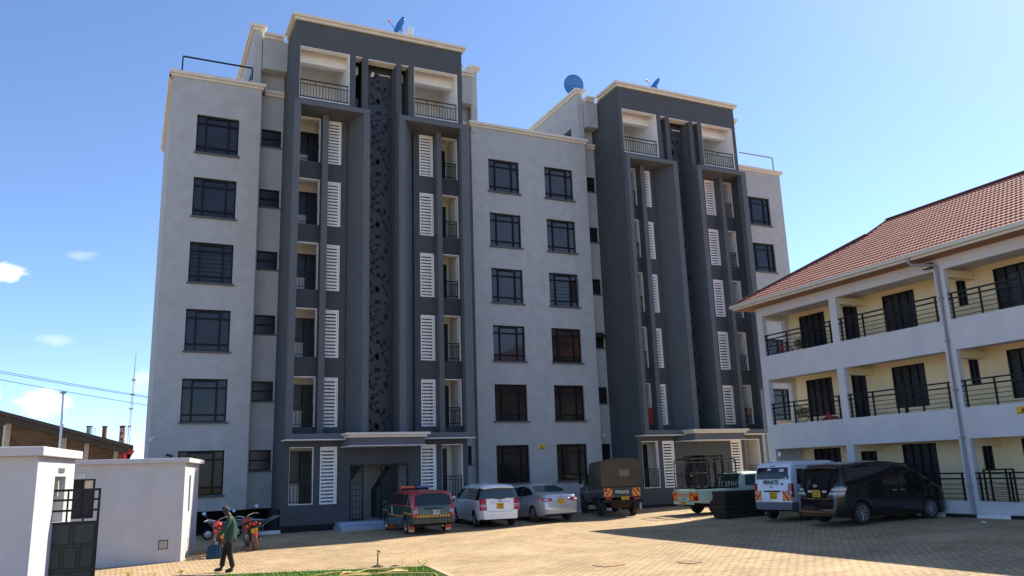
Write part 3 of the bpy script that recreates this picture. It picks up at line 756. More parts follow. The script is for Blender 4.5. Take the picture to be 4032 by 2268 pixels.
m = MB(); m.box(EX + .02, VX - .001, ys0, 28.42, 6.845, 6.87); m.box(VX - .001, 36, YE + .002, 28.42, 6.845, 6.87); V(m, 'eaves_soffit', M['wood'])
m = MB(); m.box(EX - .03, EX + .02, ys0, 28.5, 6.84, 7.05); m.box(EX - .03, 36, 28.42, 28.47, 6.84, 7.05)
m.box(EX - .15, EX - .031, ys0, 28.58, 6.93, 7.07); m.box(EX - .15, 36, 28.472, 28.58, 6.93, 7.07); 
for y in (26, 24, 22, 20, 18, 16, 14, 12): m.box(EX - .156, EX - .02, y - .03, y + .03, 6.925, 7.074)
V(m, 'gutter', M['gutter'], bevel=.02)
m = MB(); m.tube([(EX - .08, 19.05, 6.93), (EX - .08, 19.05, 6.76), (EX + .02, 19.0, 6.68), (VX - .14, 18.6, 6.62), (VX - .08, 18.55, 6.5), (VX - .08, 18.55, -1.75), (VX - .16, 18.5, -1.9)], .055, 10)
for z in (5.4, 3.9, 2.2, .6, -1.0): m.box(VX - .14, VX - .001, 18.47, 18.63, z, z + .04)
V(m, 'downpipe', M['pipe'])
m = MB(); m.tube([(VX - .06, YE + .08, 3.2), (VX - .06, YE + .08, -1.9)], .05, 10); m.tube([(VX - .06, YE + .08, 2.05), (VX - .2, YE - .06, 2.05)], .05, 8); m.tube([(VX - .06, YE + .08, .95), (VX - .25, YE - .1, .95)], .05, 8); V(m, 'downpipe', M['pipe'])
m = MB(); m.box(VX - .20, VX - .02, 18.68, 19.0, 6.54, 6.74); fl = V(m, 'floodlight', M['blackm'])
m = MB(); m.box(VX - .212, VX - .201, 18.71, 18.97, 6.57, 6.71); V(m, 'lens', M['white'], fl)
m = MB(); m.box(VX - .03, VX - .001, 27.2, 27.32, .25, .42); V(m, 'meter_box', M['white'])
# tall grille left open against the ground railing
m = MB()
for k in range(7): z = -1.42 + .14 * k; m.bar((VX - .12, 16.95, z - .04), (VX - .12, 17.95, z), .018)
for y in (16.95, 17.2, 17.75, 17.95): m.bar((VX - .12, y, -1.46), (VX - .12, y, -.46), .05)
m.bar((VX - .12, 16.95, -.46), (VX - .12, 17.95, -.46), .05)
V(m, 'veranda_gate', M['blackm'])
# ------------------------------------------------------------------ ground
def frange(a, b, n): return [a + (b - a) * k / n for k in range(n + 1)]
m = MB()
xs = [-900, -300, -100, -40] + frange(-12, 40, 52) + [60, 120, 400, 900]; ys = [-300, -60, -10] + frange(0, 46, 46) + [60, 120, 400, 1500]
for x in xs:
    for y in ys: m.v.append((x, y, gz(x, y)))
ny = len(ys)
for a in range(len(xs) - 1):
    for b in range(ny - 1): m.face([a * ny + b, (a + 1) * ny + b, (a + 1) * ny + b + 1, a * ny + b + 1])
structure(m.build('paved_yard', M['paver'], smooth=60, fix=False))
def sheet(name, pts, mt, lift=.004, n=12):
    """strip between two polylines of equal length laid on the ground"""
    m = MB(); A, B = pts
    for a, b in zip(A, B):
        m.v.append(gxy(*a, lift)); m.v.append(gxy(*b, lift))
    for k in range(len(A) - 1): m.face([2 * k, 2 * k + 1, 2 * k + 3, 2 * k + 2])
    return structure(m.build(name, mt, fix=False))
def lerp2(a, b, n): return [(a[0] + (b[0] - a[0]) * k / n, a[1] + (b[1] - a[1]) * k / n) for k in range(n + 1)]
sheet('paving_band', (lerp2((2.3, 28.45), (10, 28.7), 8), lerp2((2.3, 28.75), (10, 29.0), 8)), M['paver2'])
sheet('paving_patch', (lerp2((2.25, 28.0), (2.5, 29.5), 3), lerp2((2.75, 28.0), (3.0, 29.5), 3)), M['bred'] if False else M['paver2'], .007)
# flower bed with kerb and lawn
bed = [(-1.0, 24.35), (2.5, 22.42), (7.17, 20.25), (6.86, 17.6), (6.2, 12), (-2, 12)]
m = MB()
def off_in(p, q, d):
    v = Vector((q[0] - p[0], q[1] - p[1])).normalized(); return Vector((v.y, -v.x)) * d
edge = bed[:4] + [bed[4]]
for k in range(len(edge) - 1):
    p, q = Vector(edge[k]), Vector(edge[k + 1]); o = off_in(p, q, .14)
    n = 8
    for j in range(n):
        a, b = p.lerp(q, j / n), p.lerp(q, (j + 1) / n - .003)
        a2, b2 = a + o, b + o
        i = len(m.v)
        for s_ in (a, b, b2, a2): m.v.append(gxy(s_.x, s_.y, -.1))
        for s_ in (a, b, b2, a2): m.v.append(gxy(s_.x, s_.y, .03))
        for f in ((0, 3, 2, 1), (4, 5, 6, 7), (0, 1, 5, 4), (1, 2, 6, 5), (2, 3, 7, 6), (3, 0, 4, 7)): m.face([i + z for z in f])
structure(m.build('bed_kerb', M['kerbc']))
def in_poly(x, y, P):
    c = False; j = len(P) - 1
    for i in range(len(P)):
        if (P[i][1] > y) != (P[j][1] > y) and x < (P[j][0] - P[i][0]) * (y - P[i][1]) / (P[j][1] - P[i][1]) + P[i][0]: c = not c
        j = i
    return c
inner = [(-1.0, 24.2), (2.55, 22.22), (6.98, 20.12), (6.68, 17.6), (6.0, 12), (-2, 12)]
lawn = [(2.2, 22.35), (2.55, 22.2), (6.98, 20.1), (6.68, 17.6), (6.2, 13.5), (3, 13.5)]
m = MB()
for k in range(1): 
    m.poly([gxy(x, y, .012) for x, y in inner])
structure(m.build('bed_soil', M['soil'], fix=False))
GRS = mat('lawn_grass', (.19, .40, .025), .8, var=.35, scale=6)
m = MB(); rnd = random.Random(3); n = 0
while n < 16000:
    x, y = rnd.uniform(2, 7), rnd.uniform(15.2, 22.4)
    if not in_poly(x, y, lawn): continue
    n += 1
    h = rnd.uniform(.03, .085) * (1.25 if y > 19 else 1); t = rnd.uniform(0, 2 * PI); w = rnd.uniform(.006, .012)
    lx, ly = rnd.gauss(0, .03), rnd.gauss(0, .03); z = gz(x, y)
    m.poly([(x - w * math.cos(t), y - w * math.sin(t), z), (x + w * math.cos(t), y + w * math.sin(t), z), (x + lx, y + ly, z + h)])
tag(m.build('grass', GRS, fix=False), 'bright green lawn at the bottom edge of the yard', 'grass', kind='stuff')

# black and white kerb along the veranda block and at the towers
m = MB()
for k in range(14):
    y1 = 27.6 - 1.15 * k; i = k % 2
    if True:
        z = gz(25.5, y1); m.box(25.44, 25.58, y1 - 1.14, y1, z - .2, z + .11, i)
structure(m.build('kerb', [M['kwhite'], M['pit']]))
m = MB()
for k, x in enumerate((15.6, 16.6, 17.6, 18.6, 19.6, 20.6, 21.6, 22.4)): m.box(x, x + .94, 35.2, 35.4, -2.3, -1.93, k % 2)
m.box(22.95, 23.35, 34.75, 34.95, -2.3, -1.72, 0); m.box(22.95, 23.35, 34.75, 34.95, -1.719, -1.4, 1); m.box(4.75, 5.84, 34.55, 34.75, -2.3, -2.0, 0)
structure(m.build('kerb', [M['kwhite'], M['pit']]))

# ------------------------------------------------------------------ guardhouse
GR = Vector((0, 27, -2.25))
gh = thing('guardhouse', 'low white rendered gatehouse with flat cap and slit window beside the yard entrance', 'guardhouse', GR)
def G(mb, n, mt, parent=gh, **k): return mb.build(n, mt, parent, off=GR, **k)
A, Bp = Vector((1.66, 26.65, 0)), Vector((2.29, 29.75, 0)); sd = (Bp - A).normalized(); sn = Vector((sd.y, -sd.x, 0)); sl = (Bp - A).length
m = MB(); m.wall((0, 26.65, 0), (1, 0, 0), (0, 0, 1), (0, -1, 0), (-7, 1.66), (-2.6, .585), .2, [(-1.9, -.72, -.9, .19)]); G(m, 'front_wall', M['gwhite'])
m = MB(); m.wall(A + sd * .001, sd, (0, 0, 1), sn, (0, sl), (-2.6, .585), .2, [(.98, 1.34, -.87, .21)]); G(m, 'side_wall', M['gwhite'])
m = MB(); m.box(-7, 2.1, 29.55, 29.75, -2.6, .585); m.box(-7, 1.5, 26.85, 29.55, .35, .5); G(m, 'rear_wall', M['gwhite'])
m = MB(); m.prism([(-7, 26.5, .588), (1.76, 26.5, .588), (2.46, 29.9, .588), (-7, 29.9, .588)], (0, 0, .135)); G(m, 'roof_cap', M['gwhite'], bevel=.012)
m = MB(); q = A - sn * .14 + sd * .98; m.prism([q + Vector((0, 0, -.87)), q + sd * .36 + Vector((0, 0, -.87)), q + sd * .36 + Vector((0, 0, .21)), q + Vector((0, 0, .21))], -sn * .02); sw = G(m, 'slit_window', M['clear'])
m = MB()
for k in range(5):
    z = -.75 + .21 * k; p = A - sn * .10 + sd * .98; m.bar(p + Vector((0, 0, z)), p + sd * .36 + Vector((0, 0, z)), .02)
m.bar(A - sn * .10 + sd * 1.0 + Vector((0, 0, -.87)), A - sn * .10 + sd * 1.0 + Vector((0, 0, .21)), .03); G(m, 'window_bars', M['blackm'], sw)
m = MB(); m.box(-1.9, -.72, 26.72, 26.80, -.9, .19); gw = G(m, 'front_window', M['glass2'])
m = MB(); m.box(-1.0, -.78, 26.70, 26.715, -.10, .15); G(m, 'blind', M['beige'], gw)
m = MB()
for q in ((-1.9, -.72, .15, .19), (-1.9, -.72, -.9, -.86), (-.76, -.72, -.86, .15), (-1.05, -1.01, -.86, .15)): m.box(q[0], q[1], 26.66, 26.699, q[2], q[3])
for k in range(6): m.box(-1.86, -1.06, 26.68, 26.695, -.05 + .033 * k, -.04 + .033 * k)
G(m, 'window_frame', M['blackm'], gw)
m = MB(); m.box(1.04, 1.30, 26.64, 26.655, -1.88, -1.62, 1); m.box(1.06, 1.28, 26.63, 26.641, -1.86, -1.64, 0); G(m, 'meter_hatch', [M['concrete'], M['blackm']])
m = MB(); m.box(-1.52, -1.01, 26.62, 26.645, .235, .33, 0); text_mb(m, 'SECURITY', (-1.265, 26.617, .282), (1, 0, 0), (0, 0, 1), .05, 1, width=.44)
tag(m.build('sign', [M['paper'], M['ink']], fix=False), 'small white SECURITY sign on the gatehouse wall above its barred window', 'sign')

# gate pillar close to the camera on the left, and the steel gate hung on it
PR = Vector((-2.5, 15.5, -2.3))
pl = thing('boundary_wall', 'tall white rendered gate pillar with overhanging cap at the left edge', 'wall', PR)
PA, PB = Vector((-1.24, 15, 0)), Vector((-.83, 17.3, 0)); pd = (PB - PA).normalized(); pn = Vector((pd.y, -pd.x, 0)); L_ = (PB - PA).length
m = MB(); m.wall((0, 15, 0), (1, 0, 0), (0, 0, 1), (0, -1, 0), (-5, -1.24), (-2.6, .485), .2); m.wall(PA + pd * .001, pd, (0, 0, 1), pn, (0, L_), (-2.6, .485), .2, [(1.05, 1.75, -.6, .175)]); m.box(-5, -1.1, 17.1, 17.3, -2.6, .485)
m.build('wall_body', M['gwhite'], pl, off=PR)
m = MB(); m.prism([(-5, 14.86, .488), (-1.165, 14.86, .488), (-.72, 17.42, .488), (-5, 17.42, .488)], (0, 0, .145)); m.build('wall_cap', M['gwhite'], pl, off=PR, bevel=.012)
m = MB(); q = PA - pn * .19 + pd * 1.05; m.prism([q + Vector((0, 0, -.6)), q + pd * .7 + Vector((0, 0, -.6)), q + pd * .7 + Vector((0, 0, .175)), q + Vector((0, 0, .175))], -pn * .02)
m.build('niche_back', M['gwhite'], pl, off=PR)
m = MB(); q = PA - pn * .17 + pd * 1.1
for k in range(3): m.box(q.x + .03, q.x + .15, q.y + .06, q.y + .16, -.22 + .1 * k, -.16 + .1 * k)
m.box(q.x + .08, q.x + .2, q.y + .2, q.y + .34, -.16, .1, 1); m.build('meter_box', [M['blackm'], M['beige']], pl, off=PR)
m = MB(); q = PA + pn * .004 + pd * 1.22
m.prism([q + Vector((0, 0, .24)), q + pd * .36 + Vector((0, 0, .24)), q + pd * .36 + Vector((0, 0, .315)), q + Vector((0, 0, .315))], pn * .012, 0); text_mb(m, 'GATE A', q + pd * .18 + pn * .018 + Vector((0, 0, .277)), pd, (0, 0, 1), .03, 1, width=.2) if False else None
tag(m.build('sign', [M['steel'], M['ink']]), 'small grey metal plate on the sunlit face of the gate pillar', 'sign')

gt = thing('steel_gate', 'black steel gate leaf with glazed upper panes standing open by the pillar', 'gate', (-.9, 16.15, -2.33))
GO = Vector((-.9, 16.15, -2.33))
k_ = 16.15 / 22
gx = [x * k_ for x in (-1.78, -1.46, -1.14, -.80, -.46)]; zt, zm1, zm2, zg, zb = [z * k_ for z in (-.06, -.31, -.55, -.80, -3.12)]
m = MB(); y = 16.15
m.box(gx[0], gx[-1], y - .025, y + .025, zt - .04, zt)
for x in gx[1:-1]: m.box(x - .014, x + .014, y - .022, y + .022, zg, zt - .04)
m.box(gx[-1] - .04, gx[-1], y - .03, y + .03, zb, zt - .04); m.box(gx[0], gx[0] + .04, y - .03, y + .03, zb, zt - .04)
for z in (zm1, zm2): 
    for a, b in zip(gx, gx[1:]): m.box(a + .015, b - .015 if b != gx[-1] else b - .04, y - .018, y + .018, z - .018, z + .018)
m.box(gx[0] + .04, gx[-1] - .04, y - .025, y + .025, zg - .035, zg)
m.build('gate_frame', M['blackm'], gt, off=GO)
m = MB(); m.box(gx[0] + .04, gx[-1] - .04, y - .004, y + .004, zg, zt - .04); m.build('gate_glass', M['clear'], gt, off=GO) if False else None
m = MB(); m.box(gx[0] + .04, gx[-1] - .04, y - .006, y + .006, zb, zg - .036); m.build('gate_sheet', mat('gate_dark_sheet', (.022, .028, .028), .5, var=.15, scale=3), gt, off=GO)
m = MB(); rows = [(-.84, -1.32, (-1.78, -1.01, -.5)), (-1.37, -1.86, (-1.78, -1.18, -.84, -.5)), (-1.91, -2.4, (-1.78, -1.01, -.5)), (-2.45, -3.0, (-1.78, -1.18, -.84, -.5))]
for (z1, z0, cs) in rows:
    for a, b in zip(cs, cs[1:]):
        a, b, c, d = a * k_ + .018, b * k_ - .018, z0 * k_, z1 * k_
        for q in ((a, b, c, c + .018), (a, b, d - .018, d), (a, a + .018, c + .018, d - .018), (b - .018, b, c + .018, d - .018)): m.box(q[0], q[1], y - .022, y - .0065, q[2], q[3])
m.build('gate_moulding', M['ink'], gt, off=GO)

# ------------------------------------------------------------------ brick workshop and skyline on the left
WR = Vector((-4, 62, -2.1))
ws = thing('brick_workshop', 'old brick shed with a dark sloping roof edge beyond the gatehouse', 'building', WR)
def B(mb, n, mt, parent=ws, **k): return mb.build(n, mt, parent, off=WR, **k)
def zr(x): return 4.78 + (x + 7.3) * (2.50 - 4.78) / 7.7
m = MB(); m.prism([(-22, 60, -2.3), (-.35, 60, -2.3), (-.35, 60, zr(-.35) - .55), (-22, 60, zr(-22) - .55)], (0, 14, 0)); B(m, 'brick_wall', M['brick'])
m = MB(); m.prism([(-22.5, 59.4, zr(-22.5) - .6), (.12, 59.4, zr(.12) - .6), (.12, 59.4, zr(.12) - .25), (-22.5, 59.4, zr(-22.5) - .25)], (0, .25, 0)); m.prism([(-22.5, 59.2, zr(-22.5) - .24), (.45, 59.2, zr(.45) - .24), (.45, 59.2, zr(.45)), (-22.5, 59.2, zr(-22.5))], (0, 15, 0)); B(m, 'sheet_roof', M['brickdk'])
m = MB()
for x in (-6.75, -3.6, -2.3, -.55): m.box(x - .14, x + .14, 59.9, 60, -2.3, zr(x) - .62)
B(m, 'wall_pier', M['concrete'])
m = MB(); m.box(-.34, .3, 59.5, 60.4, zr(.3) - 2.3, zr(.3) - .62); m.prism([(.12, 59.5, zr(.3) - 1.2), (.55, 59.5, zr(.5) - .3), (.12, 59.5, zr(.3) - .3)], (0, .8, 0)); m.tube([(-.05, 59.4, zr(0) - .6), (-.05, 59.4, -2)], .1, 8); B(m, 'red_gutter_end', M['bred'])
m = MB(); m.box(-8.3, -7.05, 59.95, 60.0, .8, 3.7); wnd = B(m, 'window', M['glass2'])
m = MB(); m.box(-7.02, -6.9, 59.9, 60, .5, 3.9); m.box(-8.3, -7.05, 59.9, 59.94, 2.3, 2.5); B(m, 'window_frame', M['beige'], wnd)
for (x, zt_, zb_, mt, lb, w) in ((-2.6, 4.45, 2.4, 'steel', 'pale capped metal flue, leftmost of three above the brick shed', .20), (-1.55, 4.43, 2.2, 'rust', 'plain rusty flue between the other two above the brick shed', .17), (-.32, 4.45, 2.0, 'rust', 'rusty flue with red and white lettering above the red shed corner', .20)):
    m = MB(); m.tube([(x, 70, zb_ - 1.5), (x, 70, zt_)], w, 14, 0); m.lathe([(w + .04, zt_ - .07), (w + .04, zt_)], 14, (x, 70, 0), 'Z', 1)
    if w == .20:
        m.bar((x + .28, 70, zt_ - .1), (x + .28, 70, zt_ - .7), .02, m=1); m.bar((x + .42, 70, zt_ - .1), (x + .42, 70, zt_ - .7), .02, m=1)
        for k in range(4): m.bar((x + .28, 70, zt_ - .15 - k * .15), (x + .42, 70, zt_ - .15 - k * .15), .02, m=1)
    if 'lettering' in lb:
        m.lathe([(w + .006, zt_ - 2.2), (w + .006, zt_ - 1.35)], 14, (x, 70, 0), 'Z', 3)
        for k, c_ in enumerate('RAR'): text_mb(m, c_, (x - .02, 70 - w - .02, zt_ - .35 - k * .48), (1, 0, .1), (0, 0, 1), .32, 2)
    tag(m.build('chimney', [M[mt], M['brickdk'], M['inkw'], M['bred']]), lb, 'chimney', 'flues behind the brick shed')
m = MB(); zz = -2
hmast = [(0.26, -2), (.56, 19.5)]
def mx(z): return .14 + (z + 2) * .0175
for k in range(3):
    ox, oy = .14 * math.cos(2 * PI * k / 3), .14 * math.sin(2 * PI * k / 3)
    m.tube([(mx(-2) + ox * 1.6, 150 + oy, -2), (mx(17) + ox, 150 + oy, 17)], .05, 5)
for k in range(30):
    z = -1 + .6 * k; m.bar((mx(z) - .16, 150, z), (mx(z) + .16, 150, z + .3), .04)
for z in (17, 14.6, 9.3, 12.2): m.box(mx(z) - .3, mx(z) + .3, 149.8, 150.2, z, z + .25)
m.tube([(mx(17), 150, 17), (mx(20), 150, 20.2), (mx(22), 150, 22.2)], [.12, .07, .03], 6)
tag(m.build('radio_mast', M['mast']), 'slender lattice radio mast on the skyline left of the grey block', 'mast')
m = MB()
for z, x1, in ((14, -7.5), (14, 5.5), (8, -5), (8, 4.5)): m.tube([(mx(z), 150, z), (x1, 150, -2)], .015, 4)
tag(m.build('guy_wires', M['wire']), 'thin guy wires staying the lattice radio mast', 'wire')
m = MB(); m.tube([(-1.93, 30.5, -2.2), (-1.95, 30.5, 1.95), (-1.965, 30.5, 1.97), (-1.99, 30.5, 3.0)], [.045, .045, .035, .03], 10); m.lathe([(.03, 2.98), (.10, 3.03), (.10, 3.06), (.02, 3.09)], 14, (-1.99, 30.5, 0), 'Z'); m.lathe([(.055, 1.9), (.055, 2.0)], 12, (-1.95, 30.5, 0), 'Z')
tag(m.build('metal_pole', M['steel']), 'thin grey metal pole rising behind the gatehouse', 'pole')
for k, (za_, zb_) in enumerate(((7.25, 5.70), (7.14, 5.62), (6.72, 5.08))):
    m = MB(); pts = []
    for j in range(13):
        t = j / 12; pts.append((-14 + 26 * t, 58 + 6 * t, za_ + (zb_ - za_) * (t * 26 - 6) / 9 * .86 + .25 * (2 * t - 1) ** 2))
    m.tube(pts, .017, 5); tag(m.build('power_line', M['wire']), ('upper black cable of the close pair crossing the sky on the left', 'lower black cable of the close pair crossing the sky on the left', 'single black cable hanging below the pair on the left')[k], 'cable', 'overhead cables')

# ------------------------------------------------------------------ satellite dishes
def dish(loc, face, r, lb, lnb=True, mount=.6):
    root = thing('satellite_dish', lb, 'satellite dish', loc, 0, 'satellite dishes on the roof')
    f = Vector(face).normalized(); u = f.cross(Vector((0, 0, 1))).normalized(); w = u.cross(f).normalized(); c = Vector((0, 0, mount))
    m = MB()
    def fn(a, b):
        rr = r * a; t = 2 * PI * b; return c + u * rr * math.cos(t) + w * rr * 1.08 * math.sin(t) + f * (a * a * r * .22)
    m.grid(fn, 6, 28); d = m.build('reflector', M['blue'], root, smooth=50)
    so = d.modifiers.new('t', 'SOLIDIFY'); so.thickness = .015
    m = MB(); m.tube([(0, 0, -.6), (0, 0, mount - .1), c - f * .06], .03, 8); m.bar(c - f * .05, c - f * .05 - Vector((0, 0, .25)), .07); m.build('mount', M['steel'], root)
    if lnb:
        tip = c - w * r * .25 + f * r * 1.35
        m = MB(); m.tube([c - w * r * 1.0 + f * .1, tip], .016, 6); m.build('feed_arm', M['wire'], root)
        m = MB(); m.tube([tip - f * .02, tip + f * .12], [.06, .05], 8); m.build('feed_horn', M['orange'], root)
    return root
dish((12.1, 38.2, 23.1), (-1, -.25, .30), .52, 'blue satellite dish edge on with grey box, on the nearer tower roof', mount=.75)
m = MB(); m.box(12.35, 12.72, 37.9, 38.2, 23.35, 23.75); tag(m.build('roof_box', M['white'], bevel=.02), 'white equipment box beside the blue dish on the nearer tower', 'box')
m = MB(); m.tube([(12.5, 38.1, 20.0), (12.5, 38.1, 23.5)], .05, 8); tag(m.build('roof_pole', M['steel']), 'short steel post carrying a white box on the nearer tower', 'pole')
dish((15.1, 37.6, 21.5), (.2, -.5, 1.2), .42, 'blue satellite dish tipped flat, peeking past the right side of the nearer tower', lnb=False, mount=.3)
dish((22.42, 37.6, 21.45), (-.25, -1, -.12), .60, 'large round blue satellite dish on the stair wall of the farther tower', lnb=False, mount=.52)
dish((28.1, 37.2, 22.3), (-1, .0, .55), .48, 'blue satellite dish seen edge on with orange feed, on the farther tower roof', mount=.55)
for x, y, z in ((12.1, 38.2, 0), (28.1, 37.2, 0)): pass

# warning stickers, clothes, small things on the verandas
def wsign(name, o, u, w, h, n, lb):
    m = MB(); o, u, n = Vector(o), Vector(u), Vector(n); v = Vector((0, 0, 1))
    m.prism([o, o + u * w, o + u * w + v * h, o + v * h], n * .012, 0)
    c = o + n * .014
    m.poly([c + u * w * .36 + v * h * .30, c + u * w * .64 + v * h * .30, c + u * w * .5 + v * h * .86], 1)
    m.poly([c + u * w * .1 + v * h * .10, c + u * w * .9 + v * h * .10, c + u * w * .9 + v * h * .2, c + u * w * .1 + v * h * .2], 1)
    return tag(m.build(name, [M['sign'], M['ink']], fix=False), lb, 'sign')
wsign('warning_sign', (18.75, 36.735, 1.04), (1, 0, 0), .36, .22, (0, -1, 0), 'small yellow warning sign between two ground floor windows of the grey block')
wsign('warning_sign', (25.595, 16.58, 1.24), (0, -1, 0), .42, .24, (-1, 0, 0), 'small yellow warning sign on the white veranda band at the right edge')
def cloth(x0, x1, y, z0, z1, mt, lb):
    m = MB(); ph = random.random() * 6
    m.grid(lambda a, b: (x0 + (x1 - x0) * a, y + .03 * math.sin(9 * a + ph) + .02 * b, z1 - (z1 - z0) * b * (1 - .12 * math.sin(5 * a + ph))), 14, 8)
    o = m.build('hanging_cloth', M[mt], smooth=70); s = o.modifiers.new('t', 'SOLIDIFY'); s.thickness = .02
    return tag(o, lb, 'cloth', 'washing on the balcony railings')
cloth(24.40, 24.70, 35.22, 2.12, 2.98, 'clothred', 'red cloth hung over the first floor balcony railing of the farther tower')
cloth(30.55, 31.0, 35.22, 2.25, 3.0, 'clothdk', 'dark cloth hung on the right hand balcony railing of the farther tower')
cloth(31.0, 31.22, 35.20, 2.6, 3.0, 'clothtan', 'small tan cloth next to the dark one on the farther tower balcony')
def bush(x, y, z, r, n, lb, mt='leafd'):
    rnd = random.Random(int(x * 97 + y)); root = thing('potted_plant', lb, 'plant', (x, y, z), 0, 'pot plants on the verandas')
    m = MB(); m.lathe([(.001, 0), (.10, 0), (.14, .22), (.12, .22), (.001, .2)], 14, (0, 0, 0), 'Z'); m.build('pot', M['soil'], root, smooth=40)
    m = MB()
    for _ in range(n):
        d = Vector((rnd.gauss(0, 1), rnd.gauss(0, 1), rnd.gauss(.3, .8))).normalized() * r * rnd.uniform(.35, 1)
        c = Vector((0, 0, .22 + r * .8)) + Vector((d.x, d.y, d.z * .9)); t = Vector((rnd.gauss(0, 1), rnd.gauss(0, 1), rnd.gauss(0, 1))).normalized(); s = t.cross(d).normalized()
        m.poly([c - t * .06, c + s * .025, c + t * .06, c - s * .025])
    m.build('foliage', M[mt], root, fix=False)
bush(26.0, 25.75, 4.45, .32, 260, 'dull green pot plant behind the top veranda railing'); bush(26.0, 26.05, 1.42, .42, 300, 'green pot plant behind the middle veranda railing')
m = MB(); 
for k, yy in enumerate((26.45, 27.1)): m.lathe([(.20, -.02), (.235, 0), (.20, .02)], 18, (26.0, yy, 4.69), 'X', 0)
m.tube([(26, 26.45, 4.69), (26, 26.62, 4.98), (26, 26.95, 4.95), (26, 27.1, 4.69)], .022, 6, 1); m.tube([(26, 26.62, 4.98), (26, 26.72, 4.72), (26, 26.95, 4.95)], .02, 6, 1); m.tube([(26, 26.62, 4.95), (26, 26.58, 5.12)], .02, 6, 0); m.box(25.9, 26.1, 26.5, 26.66, 5.11, 5.15, 0); m.tube([(26, 26.95, 4.95), (26, 26.99, 5.15)], .02, 6, 1); m.tube([(25.82, 26.99, 5.15), (26.18, 26.99, 5.15)], .016, 6, 2)
tag(m.build('child_bicycle', [M['rubber'], M['mred'], M['chrome']]), 'small red bicycle parked behind the top veranda railing', 'bicycle')
m = MB(); rnd = random.Random(5)
m.grid(lambda a, b: (25.85 + .25 * a, 24.1 + 1.0 * b, 1.6 + .28 * math.sin(PI * a) * math.sin(PI * b) * (1 + .3 * math.sin(14 * b))), 8, 14)
tag(m.build('cloth_bundle', M['clothred'], smooth=60), 'dark red bundle lying behind the middle veranda railing', 'bundle')
